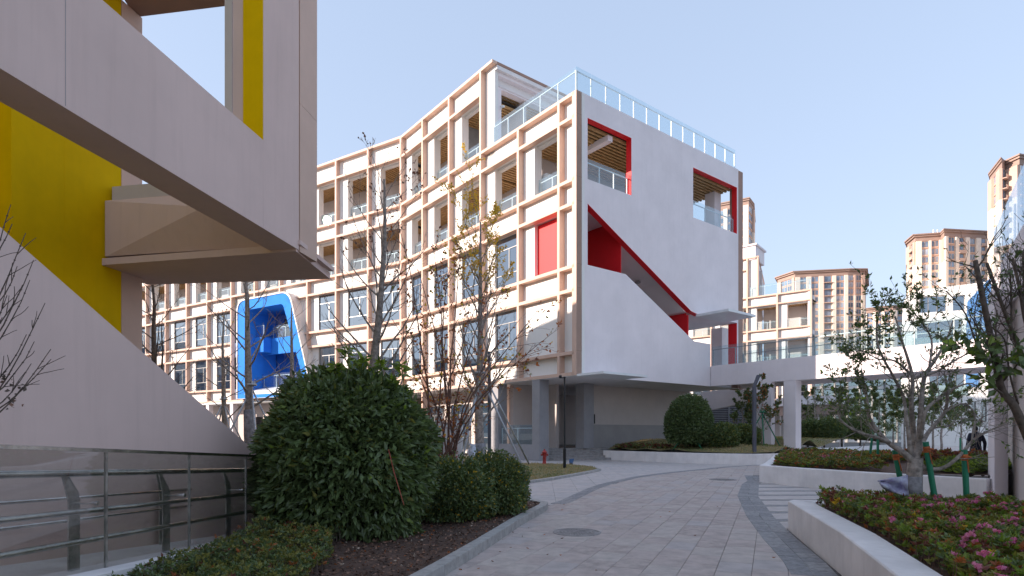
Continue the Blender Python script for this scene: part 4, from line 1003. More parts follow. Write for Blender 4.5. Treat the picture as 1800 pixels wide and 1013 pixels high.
def bush(name, label, cx, cy, z0, rx, ry, rz, n, L, Wd, mats, w=None, lump=.12, cat='bush', trunk=True, dome=.35, core='leaf_a', group=None, shell=.30, droop=.15):
    """leaf shell on a lumpy dome: every leaf has its own direction; twigs and stem inside"""
    root = empty(name, (cx, cy, z0), label, cat, group); rng = RNG
    v = rng.normal(size=(n, 3)); v /= np.linalg.norm(v, axis=1, keepdims=True); v[:, 2] = np.where(v[:, 2] < -dome*1.6, -v[:, 2]*.6, v[:, 2])
    ph = rng.uniform(0, 6.28, 8); az = np.arctan2(v[:, 1], v[:, 0])
    bumpy = 1+lump*(np.sin(az*3+ph[0]+v[:, 2]*4)*.5+np.sin(az*7+ph[1]-v[:, 2]*9)*.35+np.sin(v[:, 2]*11+ph[2]+az*2)*.3+np.sin(az*15+ph[3]+v[:, 2]*17)*.2)
    rad = (1-shell*rng.random(n)**1.8)*bumpy
    rad = rad*np.where(rng.random(n) < .02, 1.06, 1)
    pos = v*rad[:, None]*[rx, ry, rz]; pos[:, 2] += rz*dome*1.35; pos += [cx, cy, z0]
    keep = pos[:, 2] > z0+.02; pos = pos[keep]; v = v[keep]
    d = v*.75+rng.normal(size=v.shape)*.55; d[:, 2] -= droop
    link('foliage', leaf_mesh('foliage', pos, L, Wd, [M[m] for m in mats], w, d), root)
    # inner leaves and twigs fill the middle
    m2 = n//4; u = rng.normal(size=(m2, 3)); u /= np.linalg.norm(u, axis=1, keepdims=True); p2 = u*(rng.uniform(.3, .72, (m2, 1)))*[rx, ry, rz]; p2[:, 2] = np.abs(p2[:, 2]+rz*dome*1.2); p2 += [cx, cy, z0]
    link('inner_foliage', leaf_mesh('inner_foliage', p2, L*1.9, Wd*2.2, [M[core]], None), root)
    mb = MB()
    for k in range(14):
        a = random.uniform(0, 6.28); e = random.uniform(.2, 1.4); dd = Vector((math.cos(a)*math.cos(e)*rx, math.sin(a)*math.cos(e)*ry, math.sin(e)*rz*(1+dome)))*.85
        pts, rs = curve((cx+random.uniform(-.08, .08)*rx, cy, z0-.05), dd, dd.length, .02*max(.6, rx), .005, 5, .1, .08); mb.tube(pts, rs, 5, caps=False)
    if trunk: mb.tube([(cx, cy, z0-.2), (cx+.02, cy, z0+rz*.5)], [.05*rx+.02, .04*rx+.01], 8)
    mb.build('stems', M['bark_d'], root)
    return root

# ---- big bush and its neighbours
bb = bush('evergreen_bush', 'tallest dark green dome-shaped bush with long glossy leaves, left of the paved path', -2.30, 8.25, .1, 1.20, 1.12, 1.30, 30000, .125, .046, ['leaf_a', 'leaf_b', 'leaf_c', 'leaf_f'], [.60, .36, .02, .02], lump=.10, dome=.52, shell=.28, droop=.35)
tips = []; mb = MB()
for px, py, hh in ((612, 612, .55), (640, 628, .45), (590, 640, .45), (668, 636, .4), (560, 668, .3), (690, 668, .45), (705, 640, .5), (655, 655, .35), (622, 640, .4), (715, 690, .3), (530, 690, .2), (676, 690, .3)):
    q = P(px, py, 8.1+random.uniform(-.35, .35)); b = q-Vector((random.uniform(-.06, .06), 0, hh))
    mb.tube([b, b.lerp(q, .5)+Vector((.02, 0, 0)), q], [.007, .006, .004], 4); tips.append((q, Vector((0, 0, 1)), [b.lerp(q, .6), q]))
setp(mb.build('new_shoots', M['grass_g'], bb), kind='stuff'); leaves_on(tips, 330, .14, .045, [M['leaf_c'], M['leaf_b']], [.75, .25], 'shoot_foliage', bb, reach=.8, droop=.5)
mb = MB(); q0, q1 = P(683, 790, 7.02), P(710, 888, 7.0); mb.tube([q0, q0.lerp(q1, .4)+Vector((-.01, 0, 0)), q1], [.004, .005, .004], 6); mb.build('red_twig', M['sign_red'], bb)
bush('clipped_shrub', 'rounded clipped shrub with small yellow-tipped leaves right beside the tall dark bush', -.98, 9.7, .12, .72, .72, .62, 18000, .052, .03, ['leaf_a', 'leaf_b', 'leaf_f', 'leaf_d'], [.60, .26, .12, .02], lump=.14, dome=.40, group='clipped shrubs at the kerb tip')
bush('clipped_shrub', 'rounded clipped shrub nearest the kerb tip with one red bud on top', -.36, 10.4, .12, .66, .66, .66, 15000, .052, .03, ['leaf_a', 'leaf_b', 'leaf_f', 'leaf_d'], [.58, .27, .13, .02], lump=.14, dome=.40, group='clipped shrubs at the kerb tip')
# ---- low ground cover, flower beds
def rosettes(name, poly, zf, hgt, dens, per, L, Wd, mats, w, label=None, seed=1, amp=.35):
    rng = np.random.default_rng(seed); xs = [p[0] for p in poly]; ys = [p[1] for p in poly]
    A = (max(xs)-min(xs))*(max(ys)-min(ys)); N = int(A*dens); P0 = np.column_stack([rng.uniform(min(xs), max(xs), N), rng.uniform(min(ys), max(ys), N)])
    ok = np.array([inpoly(x, y, poly) for x, y in P0]); P0 = P0[ok]; zz = np.array([zf(x, y) for x, y in P0])
    und = .72+amp*(np.sin(P0[:, 0]*5.3+P0[:, 1]*2.1)*np.sin(P0[:, 1]*4.7-P0[:, 0])*.5+np.sin(P0[:, 0]*13+2)*np.sin(P0[:, 1]*11)*.35)
    hh = hgt*und*rng.uniform(.55, 1.12, len(P0)); hh = np.where(rng.random(len(P0)) < .30, hh*rng.uniform(.3, .8, len(P0)), hh)
    C = np.column_stack([P0, zz+hh]); n = len(C); pos = np.repeat(C, per, axis=0); d = rng.normal(size=(n*per, 3)); d[:, 2] = np.abs(d[:, 2])*.7+.15
    pos = pos+rng.normal(size=pos.shape)*.006; sel = rng.choice(len(mats), n, p=w)
    me = leaf_mesh(name, pos, L, Wd, mats, None, d, rng=rng); me.polygons.foreach_set('material_index', np.repeat(np.repeat(sel, per), 2).astype(np.int32)); me.update()
    o = link(name, me); setp(o, kind='stuff', label=label)
    return C
def stems(name, C, m, k, zdown=.2):
    mb = MB()
    for c in C[RNG.choice(len(C), min(k, len(C)), replace=False)]:
        mb.tube([(c[0]+random.gauss(0, .03), c[1]+random.gauss(0, .03), c[2]-zdown), (c[0], c[1], c[2])], [.003, .002], 3, caps=False)
    setp(mb.build(name, m), kind='stuff')
hedge_poly = [(-3.08, 3.2), (-1.75, 4.6), (-1.85, 6.1), (-2.15, 7.0), (-2.0, 8.0), (-3.0, 9.1), (-3.1, 8.2)]
Ch = rosettes('ground_cover', hedge_poly, bedz, .27, 900, 8, .040, .017, [M['leaf_f'], M['leaf_b'], M['leaf_g'], M['leaf_e'], M['leaf_h']], [.42, .32, .20, .03, .03], 'low olive and rust ground cover hedge in front of the ramp balustrade', 3)
stems('ground_cover_stems', Ch, M['bark_d'], 2500)
az_poly = [(2.66, 3.0), (3.17, 4.25), (3.84, 6.15), (4.5, 8.75), (4.9, 8.72), (6.6, 7.5), (9.0, 6.0), (6.0, 2.8)]
Ca = rosettes('azalea_bed', az_poly, nearz, .33, 640, 9, .054, .023, [M['leaf_f'], M['leaf_b'], M['leaf_c'], M['leaf_e'], M['leaf_h'], M['leaf_d']], [.36, .20, .26, .06, .11, .01], 'near flower bed of pink azaleas with olive and red leaves inside the thick planter wall', 5, .25)
stems('azalea_stems', Ca, M['bark_r'], 5000)
def blossoms(name, C, k, R, seed, label):
    rng = np.random.default_rng(seed); idx = rng.choice(len(C), k, replace=False); pos = []; d = []
    for c in C[idx]:
        for f in range(rng.integers(2, 6)):
            o = c+rng.normal(size=3)*[.045, .045, .015]+[0, 0, .02]; ax = rng.normal(size=3); ax[2] = abs(ax[2])+.8; ax /= np.linalg.norm(ax)
            u = np.cross(ax, [1, 0, .1]); u /= np.linalg.norm(u); w = np.cross(ax, u)
            for p in range(9): t = p*2*math.pi/9+.3*f; pos.append(o); d.append(u*math.cos(t)+w*math.sin(t)+ax*rng.uniform(.25, .75))
    me = leaf_mesh(name, pos, R, R*.95, [M['pink'], M['pink2']], [.7, .3], np.array(d), rng=rng); o = link(name, me); setp(o, kind='stuff', label=label)
hi = Ca[Ca[:, 2] > .38+.19]
blossoms('azalea_blossoms', hi[hi[:, 1] < 8.4], 300, .032, 8, 'clusters of pink azalea blossom in the near flower bed')
mid_hedge = [(8.6, 19.3), (7.95, 17.9), (8.2, 16.6), (9.0, 15.0), (9.4, 14.8), (9.8, 16.5), (11.5, 17.2), (12.5, 19), (11.5, 22.5), (10.3, 22.4)]
Cm = rosettes('azalea_hedge', mid_hedge, midz, .30, 260, 8, .075, .035, [M['leaf_f'], M['leaf_b'], M['leaf_e'], M['leaf_h'], M['leaf_c']], [.46, .30, .10, .06, .08], 'reddish green azalea hedge behind the middle planter wall', 9)
stems('hedge_stems', Cm, M['bark_r'], 1200, .3); blossoms('hedge_blossoms', Cm[Cm[:, 2] > .66], 60, .035, 12, 'scattered pink blossoms on the middle hedge')
rosettes('red_hedge', [(12.2, 17.4), (16.3, 17.8), (15.0, 19.2), (12.8, 20.0), (12.0, 19.0)], lambda x, y: .50, .42, 300, 8, .09, .045, [M['leaf_h'], M['leaf_e'], M['leaf_f'], M['bark_d']], [.42, .20, .23, .15], 'dark red hedge behind the staked tree, near the walking person', 10)
rosettes('leafy_ground_cover', [(9.9, 14.2), (9.95, 12.9), (12.3, 13.4), (14.5, 16.4), (12.4, 16.4)], midz, .22, 260, 8, .12, .03, [M['leaf_c'], M['leaf_b'], M['leaf_g']], [.45, .35, .20], 'bright green strap-leaved plants behind the end of the middle planter wall', 11)
rosettes('low_hedge', [(5.6, 32.1), (7.9, 30.2), (8.6, 31.2), (6.6, 33.8)], lambda x, y: .55, .32, 190, 7, .10, .05, [M['leaf_h'], M['leaf_b'], M['leaf_f']], [.4, .35, .25], 'low maroon hedge in front of the undercroft wall beside the steps', 13)
# grass
def blades(name, poly, zf, n, L, mats, w, label, seed, ywt=None):
    rng = np.random.default_rng(seed); xs = [p[0] for p in poly]; ys = [p[1] for p in poly]; pos = []
    while len(pos) < n:
        x, y = rng.uniform(min(xs), max(xs)), rng.uniform(min(ys), max(ys))
        if abs(x) > y*.92: continue
        if inpoly(x, y, poly): pos.append((x, y, zf(x, y)-.01))
    d = rng.normal(size=(n, 3))*.55; d[:, 2] = 1
    me = leaf_mesh(name, pos, L, L*.16, mats, None, d, rng=rng)
    pp = np.array(pos); g = (np.sin(pp[:, 0]*1.1+pp[:, 1]*.6)+np.sin(pp[:, 1]*1.7-pp[:, 0]*.5)+rng.normal(size=n)*.9) > w
    me.polygons.foreach_set('material_index', np.repeat(g.astype(np.int32), 2)); me.update(); setp(link(name, me), kind='stuff', label=label)
blades('grass', lawn_poly, lawnz, 42000, .075, [M['grass_y'], M['grass_g']], 1.0, 'short straw coloured winter grass on the small lawn with the hydrant', 21)
blades('grass', hill_poly, hillz, 42000, .10, [M['grass_y'], M['grass_g']], .2, 'patchy green and straw grass on the raised lawn behind the curved wall', 22)
# mulch chips and fallen leaves
pos = []; rng = np.random.default_rng(31)
while len(pos) < 9000:
    x, y = rng.uniform(-3.2, .6), rng.uniform(3, 13)
    if inpoly(x, y, bed_poly): pos.append((x, y, bedz(x, y)+rng.uniform(0, .02)))
d = rng.normal(size=(len(pos), 3)); d[:, 2] *= .25
setp(link('bark_mulch', leaf_mesh('bark_mulch', pos, .045, .024, [M['chip1'], M['chip2'], M['soil'], M['leaf_e']], [.45, .08, .43, .04], d, rng=rng)), kind='stuff', label='brown bark mulch and dead leaves covering the bed by the kerb')
lm = leaf_mesh('fallen_leaf', [(0, 0, .006)], .055, .032, [M['leaf_e']], None, np.array([[1, 0, .12]]), fold=.5)
lm2 = leaf_mesh('fallen_leaf', [(0, 0, .006)], .05, .03, [M['chip1']], None, np.array([[1, .3, .15]]), fold=.6)
for px, py in ((881, 970), (900, 963), (807, 1001), (838, 1000), (961, 976), (988, 976), (971, 955), (919, 943), (955, 941), (843, 975), (985, 947), (904, 936), (929, 929), (986, 897), (993, 888), (1219, 941.5), (1179, 900), (1163, 909), (1129, 891), (1260, 891), (1284, 837), (1356, 980), (868, 988), (1050, 1004), (930, 965)):
    q = G(px, py, .0); o = link('fallen_leaf', random.choice([lm, lm2])); o.location = (q.x, q.y, .001); o.rotation_euler = (random.uniform(-.2, .2), 0, random.uniform(0, 6.28)); o.scale = [random.uniform(.7, 1.2)]*3
    setp(o, 'small curled brown dead leaf lying on the pale paving', 'fallen leaf', 'fallen leaves scattered on the paving')

# ---- bare trees in front of the long wing
def supports(label, x, y, z0, h, R, m='pole_metal', n=4, r=.03, rot=.5, name='tree_support'):
    root = empty(name, (x, y, z0), label, 'tree stakes')
    for k in range(n):
        a = rot+k*2*math.pi/n; mb = MB(); mb.tube([(x+math.cos(a)*R, y+math.sin(a)*R, z0-.1), (x-math.cos(a)*.10, y-math.sin(a)*.10, z0+h)], r, 8); mb.build('pole', M[m], root, smooth=True)
    mb = MB(); mb.lathe((x, y, z0+h-.14), [(.15, 0), (.17, .03), (.15, .06)], 12); mb.build('tie', M[m], root)
    return root
leader_tree('tall grey bare tree rising behind the top of the big round bush', -2.95, 12.4, .1, 6.8, .135, 34, 150, lo=.24, spread=.80, plen=.28, topleaf=.7, lean=(.28, 0), kids=(4, 3), leafmats=('chip1', 'leaf_h'), leafzone=lambda p: p.z > 5.2)
r_, tp = leader_tree('bare tree with a cap of yellow leaves in front of the sunlit facade', -.92, 17.3, .05, 7.7, .15, 42, 0, lo=.22, spread=.85, plen=.23, topleaf=.35, wrap=.16)
leaves_on(tp, 5000, .058, .034, [M['leaf_d'], M['leaf_f']], [.94, .06], 'foliage', r_, filt=lambda p: p.z > 6.0)
leader_tree('wrapped bare tree in front of the blue portal', -8.45, 19.2, .05, 7.6, .17, 22, 30, lo=.30, spread=.45, plen=.33, wrap=.30, lean=(-.25, 0), kids=(4, 3))
leader_tree('thin bare tree in front of the right half of the blue portal', -8.9, 24, .05, 6.6, .16, 15, 20, lo=.32, spread=.5, plen=.33, kids=(3, 3))
leader_tree('slim bare tree left of the blue portal', -11.7, 24, .05, 6.4, .14, 14, 20, lo=.3, spread=.5, plen=.33, kids=(3, 3))
leader_tree('bare tree beside the brown end trim of the left building', -12.4, 20.5, .05, 7.6, .15, 20, 60, lo=.3, spread=.5, plen=.33, bark='bark_d')
leader_tree('slender bare tree just right of the brown trim at the far left', -13.3, 22.5, .05, 6.0, .08, 14, 30, lo=.2, spread=.8, plen=.33, bark='bark_d')
supports('four crossed silver poles propping the wrapped tree before the blue portal', -8.45, 19.2, .05, 3.1, 1.35, rot=.6)
supports('silver poles propping the thin tree right of the blue portal', -8.9, 24, .05, 3.0, 1.3, rot=.3)
supports('silver poles propping the slim tree left of the blue portal', -11.7, 24, .05, 2.9, 1.3, rot=.9)
supports('silver poles propping the yellow-topped tree by the small lawn', -.92, 17.3, .05, 3.3, 1.5, rot=.12, n=3)
# tall silver post and leaning pole beside the yellow-topped tree
root = empty('steel_post', (-.66, 19.5, 0), 'square grey steel post behind the yellow-topped tree', 'post')
mb = MB(); mb.box(-.78, -.68, 19.0, 19.1, 0, 4.1); mb.build('shaft', M['lampgrey'], root)
root = empty('tree_prop', (1.1, 24.3, 0), 'long silver pole leaning from the small lawn up to the left, beside the low wall', 'pole')
mb = MB(); mb.tube([tuple(P(930, 816, 25)), tuple(P(858, 673, 23))], .035, 8); mb.build('shaft', M['pole_metal'], root, smooth=True)
# ---- multi-stemmed red-leaved shrub
root = empty('red_leaf_shrub', (-1.5, 12.6, .1), 'multi-stemmed shrub with sparse rust-red leaves behind the clipped shrubs', 'shrub')
mb = MB(); tips = []
for tgt in ((702, 395), (735, 470), (760, 420), (790, 480), (815, 440), (842, 520), (872, 500), (955, 600), (945, 548), (690, 560), (720, 610), (905, 640), (770, 560), (880, 600)):
    b = Vector((-1.45+random.gauss(0, .13), 12.7+random.gauss(0, .15), .08)); q = P(tgt[0], tgt[1], 12.4+random.uniform(-.7, .7)); d = q-b
    pts = [b]; nseg = 7
    for i in range(1, nseg+1):
        t = i/nseg; s = b.lerp(q, t); s.x -= (q.x-b.x)*.28*math.sin(math.pi*t); s += Vector((random.gauss(0, .03), random.gauss(0, .03), 0)); pts.append(s)
    rs = [.028*(1-.82*i/nseg) for i in range(nseg+1)]; mb.tube(pts, rs, 6, caps=False)
    for k in range(13):
        f = random.uniform(.3, 1)*nseg; i = min(int(f), nseg-1); p = pts[i].lerp(pts[i+1], f-i)
        branch(mb, p, rdir(pts[i+1]-pts[i], random.uniform(.3, .9)), random.uniform(.35, .9), .007, 1, tips, (3,), .1, .10, .7, .0025)
mb.build('stems', M['bark_r'], root, smooth=True); leaves_on(tips, 1300, .085, .048, [M['leaf_e'], M['leaf_d'], M['leaf_f'], M['leaf_h']], [.56, .14, .12, .18], 'foliage', root, reach=1)

# ---- staked tree in the near flower bed
def ptree(root, limbs, Y, r0, bark, wig=.25, sub=10, subL=.5, depth=1, kids=(3,)):
    mb = MB(); tips = []
    for pts_px, ra, rb in limbs:
        ra *= .85; dy = 0; pts = []
        for i, (px, py) in enumerate(pts_px):
            if i: dy += random.uniform(-wig, wig)
            pts.append(P(px, py, Y+dy if i else Y))
        # smooth
        P2 = []
        for i in range(len(pts)-1):
            p0, p1, p2, p3 = pts[max(0, i-1)], pts[i], pts[i+1], pts[min(len(pts)-1, i+2)]
            for k in range(4):
                t = k/4; P2.append(.5*((2*p1)+(-p0+p2)*t+(2*p0-5*p1+4*p2-p3)*t*t+(-p0+3*p1-3*p2+p3)*t**3))
        P2.append(pts[-1]); n = len(P2); rs = [ra+(rb-ra)*i/(n-1) for i in range(n)]
        mb.tube(P2, rs, 9 if ra > .03 else 6)
        for k in range(sub if ra < .07 else sub//2):
            f = random.uniform(.35, 1)*(n-1); i = min(int(f), n-2)
            branch(mb, P2[i], rdir(P2[i+1]-P2[i], random.uniform(.4, 1.0)), subL*random.uniform(.4, 1.1), max(.003, rs[i]*.4), depth, tips, kids, .25, .13, .8, .002)
    mb.build('branches', M[bark], root, smooth=True); return tips
def c3(x, y): return (1450+x/2.666, 500+y/2.666)
root = empty('staked_tree', (5.42, 8.0, .38), 'crooked half-bare tree with grey trunk held by green stakes in the near flower bed', 'tree')
mb = MB(); mb.tube([P(1606, 900, 8), P(1606, 858, 8), P(1608, 828, 8), P(1610, 805, 8)], [.105, .094, .094, .085], 12); mb.build('trunk', M['bark'], root, smooth=True)
mb = MB(); mb.tube([P(1606, 880, 8), P(1606, 858, 8), P(1607, 838, 8)], [.112, .103, .099], 12); mb.build('trunk_wrap', M['wrap'], root, smooth=True)
limbs = [([c3(410, 830), c3(370, 790), c3(290, 735), c3(215, 640), c3(200, 560), c3(170, 400)], .055, .012),
 ([c3(300, 742), c3(240, 715), c3(150, 690), c3(70, 630), c3(60, 560)], .03, .006),
 ([c3(415, 830), c3(415, 700), c3(405, 560), c3(410, 430), c3(360, 260), c3(330, 150)], .05, .008),
 ([c3(425, 830), c3(440, 740), c3(450, 600), c3(465, 440), c3(520, 350), c3(570, 260), c3(600, 170)], .055, .008),
 ([c3(435, 800), c3(480, 700), c3(560, 600), c3(575, 500), c3(560, 420)], .04, .010),
 ([c3(430, 860), c3(540, 865), c3(620, 815), c3(690, 735), c3(760, 690), c3(870, 645)], .036, .008),
 ([c3(450, 720), c3(470, 600), c3(520, 545), c3(600, 490), c3(690, 465), c3(755, 520)], .035, .006),
 ([c3(415, 440), c3(520, 410), c3(620, 350), c3(760, 280)], .028, .005),
 ([c3(410, 430), c3(330, 360), c3(250, 350), c3(160, 300)], .022, .005),
 ([c3(400, 800), c3(385, 640), c3(365, 520), c3(320, 430), c3(250, 290), c3(250, 150), c3(290, 60)], .035, .005),
 ([c3(490, 380), c3(500, 260), c3(440, 160), c3(370, 90)], .02, .004),
 ([c3(560, 600), c3(640, 560), c3(700, 600), c3(700, 700)], .018, .005),
 ([c3(690, 735), c3(700, 660), c3(745, 620), c3(800, 600)], .018, .004)]
tips = ptree(root, limbs, 8.0, .05, 'bark', sub=13, subL=.62)
def pxy(p): return 900+FPX*p.x/p.y, HZ-FPX*(p.z-EYE)/p.y
def dense(p):
    x, y = pxy(p); return (x < 1588 and y < 720) or (x < 1680 and y < 600) or random.random() < .15
leaves_on(tips, 3000, .062, .026, [M['leaf_b'], M['leaf_g'], M['leaf_a'], M['leaf_c']], [.36, .34, .2, .1], 'foliage', root, filt=dense, reach=1)
for k, (a, b, lab) in enumerate((((1573, 800), (1584, 838), 'short green stake left of the crooked tree trunk'), ((1627, 786), (1646, 880), 'leaning green stake with orange tie just right of the crooked trunk'), ((1695, 800), (1700, 880), 'upright green stake furthest right, holding the low limb'), ((1582, 795), (1574, 760), ''), )):
    if not lab: continue
    root = empty('tree_stake', tuple(P(b[0], b[1]+20, 8.0)), lab, 'stake', 'green stakes around the crooked tree')
    yy = 8.3 if k == 0 else 7.9
    t0, t1 = P(a[0], a[1]-9, yy), P(b[0], b[1]+14, yy); mb = MB(); mb.tube([t0, t1], .036, 12); mb.build('shaft', M['green_pole'], root, smooth=False)
    mb = MB(); v = (t1-t0).normalized(); mb.tube([t0+v*.06, t0+v*.10, t0+v*.14], [.040, .042, .040], 12); mb.tube([t0+v*.1+Vector((-.05, -.03, .02)), t0+v*.1+Vector((.06, -.04, .0))], .012, 6)
    mb.tube([t0+v*.12+Vector((.0, -.045, 0)), t0+v*.3+Vector((.01, -.05, 0))], .008, 5); mb.build('tie', M['orange'], root)
# plastic sack on the trunk
nx, ny = 16, 10; mb = MB(); 
for j in range(ny+1):
    for i in range(nx+1):
        u, v = i/nx, j/ny; px = 1542+(1596-1542)*u+6*v*(1-u); py = 845-9*u+v*(5+32*u**.6)
        q = P(px, py, 7.86+.05*math.sin(u*9+v*4)+.04*math.sin(v*8-u*5)-.05*v); mb.v.append(tuple(q))
for j in range(ny):
    for i in range(nx): a = j*(nx+1)+i; mb.f.append((a, a+1, a+nx+2, a+nx+1)); mb.m.append(0)
o = mb.build('plastic_sack', M['bag'], smooth=True); so_ = o.modifiers.new('thick', 'SOLIDIFY'); so_.thickness = .012; setp(o, 'crumpled blue-white plastic sack tied to the trunk of the crooked tree', 'sack')

# ---- foreground tree on the right edge
root = empty('foreground_tree', (5.6, 6.0, .38), 'dark-barked pruned tree leaning in from the right edge with cut upright limbs', 'tree')
def c6(x, y): return (1600+x/3.375, 420+y/3.375)
limbs = [([(1815, 790), c6(620, 1000), c6(545, 900), c6(500, 700), c6(440, 400), c6(385, 130)], .05, .022),
 ([c6(560, 930), c6(520, 800), c6(420, 700), c6(330, 450), c6(215, 310)], .014, .006),
 ([(1830, 700), c6(690, 760), c6(610, 560), c6(540, 380), c6(455, 145)], .028, .015),
 ([(1830, 640), c6(690, 520), c6(650, 300), c6(608, 118)], .022, .014),
 ([c6(600, 600), c6(600, 400), c6(592, 180)], .014, .009), ([c6(690, 600), c6(680, 300), c6(668, 75)], .020, .013),
 ([c6(545, 900), c6(480, 830), c6(420, 640), c6(380, 500), c6(400, 330)], .010, .004),
 ([c6(640, 980), c6(590, 800), c6(560, 600), c6(480, 520)], .014, .005)]
tips = ptree(root, limbs, 6.0, .05, 'bark_d', wig=.15, sub=12, subL=.55)
leaves_on(tips, 420, .055, .024, [M['leaf_a'], M['leaf_b'], M['leaf_g']], None, 'foliage', root, reach=1)
tb = [t for t in tips if 590 < pxy(t[0])[1] < 680]; leaves_on(tb, 150, .13, .055, [M['leaf_b'], M['leaf_c'], M['leaf_a']], [.4, .2, .4], 'large_foliage', root, reach=1, droop=.5)
# ---- bare twigs on the left edge
root = empty('twiggy_shrub', (-3.05, 3.5, .1), 'dark bare twigs reaching in from the left edge in front of the white stair wall', 'shrub')
mb = MB(); tips = []
for tx, ty, b in ((89, 613, 728), (88, 630, 735), (81, 531, 700), (47, 588, 700), (59, 457, 610), (45, 409, 560), (19, 359, 470), (54, 492, 620), (38, 502, 590), (20, 392, 450), (62, 600, 690), (30, 470, 560), (55, 640, 740), (12, 520, 600)):
    Y = random.uniform(3.3, 3.8); q = P(tx, ty, Y); b0 = P(-30, b+random.uniform(-15, 25), Y); pts = []
    for i in range(6):
        t = i/5; s = b0.lerp(q, t); s.z -= .05*math.sin(math.pi*t); s += Vector((random.gauss(0, .004), 0, random.gauss(0, .004))); pts.append(s)
    mb.tube(pts, [.0052*(1-.6*i/5) for i in range(6)], 5)
    for f in (.25, .45, .6, .75, .88): i = int(f*5); p = pts[i].lerp(pts[i+1], f*5-i); mb.lathe(tuple(p-Vector((0, 0, .004))), [(.003, 0), (.0065, .004), (.003, .008)], 6)
    for k in range(2):
        i = random.randint(2, 4); branch(mb, pts[i], rdir(pts[i]-pts[i-1], .5), random.uniform(.06, .2), .003, 0, tips, (1,), .1, .08, .5, .0018)
mb.build('stems', M['bark_d'], root)
pos = [tuple(P(px+random.gauss(0, 5), py+random.gauss(0, 5), 3.55)) for px, py in ((12, 668), (20, 682), (40, 684), (14, 655), (22, 700), (18, 712)) for _ in range(5)]
link('dry_leaves', leaf_mesh('dry_leaves', pos, .03, .02, [M['bark_d'], M['chip1']], None), root)

# ---- planting on the back lawn
def onhill(px, Y): x = kx(px)*Y; return x, Y, hillz(x, Y)
x, y, z = onhill(1211, 30.2)
bush('topiary_tree', 'tall egg-shaped clipped evergreen in front of the undercroft wall', x, y, z+.22, 1.17, 1.17, 1.55, 17000, .12, .06, ['leaf_a', 'leaf_b', 'leaf_g'], [.5, .35, .15], lump=.05, dome=.42, cat='tree')
for px, Y, rx, rz, lab in ((1271, 29.6, .78, .72, 'round clipped bush right of the egg-shaped evergreen'), (1309, 30.6, .78, .62, 'dark round bush just left of the bent grey lamp post'), (1458, 42, 1.05, .95, 'small dark round bush beyond the footbridge piers'), (1425, 43, .9, .9, 'dark bush half hidden by the footbridge pier'), (1505, 44, 1.2, 1.0, 'spreading green bush behind the long lawn')):
    x, y, z = onhill(px, Y); bush('round_bush', lab, x, y, z-.02, rx, rx, rz, 6500, .11, .06, ['leaf_a', 'leaf_b', 'leaf_f'], [.5, .35, .15], lump=.08, dome=.45, group='round bushes on the back lawn')
def leafy(label, px, Y, H, r, nprim, leafn, mats, w, z=None, L=.13, filt=None, bark='bark', lo=.2, plen=.42, spread=.6, group='leafy young trees beyond the bridge'):
    x = kx(px)*Y; z0 = hillz(x, Y) if z is None else z; root, tips = leader_tree(label, x, Y, z0, H, r, nprim, 0, bark=bark, lo=lo, spread=spread, plen=plen, group=group, kids=(3, 3))
    root.name = 'young_tree'; leaves_on(tips, int(leafn*(2.4 if Y > 38 else 1.6)), L*(1.5 if Y > 38 else 1), L*.55, [M[m] for m in mats], w, 'foliage', root, reach=1)
leafy('thin green-leaved tree between the lamp post and the bridge pier', 1340, 31.5, 3.3, .07, 16, 1500, ['leaf_g', 'leaf_b', 'leaf_e'], [.5, .3, .2], group='leafy young trees on the back lawn')
leafy('small sparse tree left of the bent lamp post', 1305, 33, 2.6, .06, 14, 1100, ['leaf_g', 'leaf_b', 'leaf_f'], [.5, .3, .2], group='leafy young trees on the back lawn')
for px, Y, H, n, lab in ((1432, 46, 5.6, 0, 'tall bare tree right of the footbridge pier'), (1449, 50, 5.2, 300, 'second bare tree beyond the footbridge pier'), (1420, 52, 4.8, 1500, 'round-crowned green tree in the gap right of the bridge pier'), (1512, 55, 5.0, 1600, 'broad dark tree far behind the long lawn'), (1570, 56, 4.8, 1500, 'dark tree far behind the crooked tree, under the bridge'), (1620, 52, 4.6, 1300, 'green tree below the white building, right of the crooked trunk'), (1480, 47, 4.2, 900, 'small green tree in the gap under the bridge'), (1545, 50, 4.6, 1300, 'green tree behind the left limbs of the crooked tree'), (1590, 46, 4.4, 1300, 'green tree behind the crooked trunk'), (1655, 40, 4.3, 900, 'upright grey-green tree left of the walking person'), (1640, 44, 4.2, 500, 'grey twiggy tree under the white building'), (1690, 42, 4.0, 900, 'grey-green tree behind the walking person')):
    leafy(lab, px, Y, H, .08, 15, n, ['leaf_g', 'leaf_b', 'leaf_f'], [.5, .3, .2], z=.3)
supports('green stakes around the egg-shaped evergreen', *onhill(1211, 30.2)[:2], onhill(1211, 30.2)[2]-.05, 1.2, 1.0, 'green_pole', 4, .03, .4)
supports('green stakes around the thin tree right of the bent lamp post', *onhill(1340, 31.5)[:2], onhill(1340, 31.5)[2]-.05, 1.9, 1.1, 'green_pole', 3, .03, .2)
for px, Y, z0, lab in ((1528, 17.8, .7, 'leaning green stake in the middle hedge, left'), (1543, 17.2, .65, 'upright turquoise stake in the middle hedge'), (1688, 26, .3, 'green stake near the walking person')):
    mb = MB(); x = kx(px)*Y; mb.tube([(x, Y, z0-.1), (x+.12*(px < 1540), Y, z0+.95)], .035, 10); o = mb.build('tree_stake', M['green_pole']); setp(o, lab, 'stake', 'green stakes beyond the middle planter')

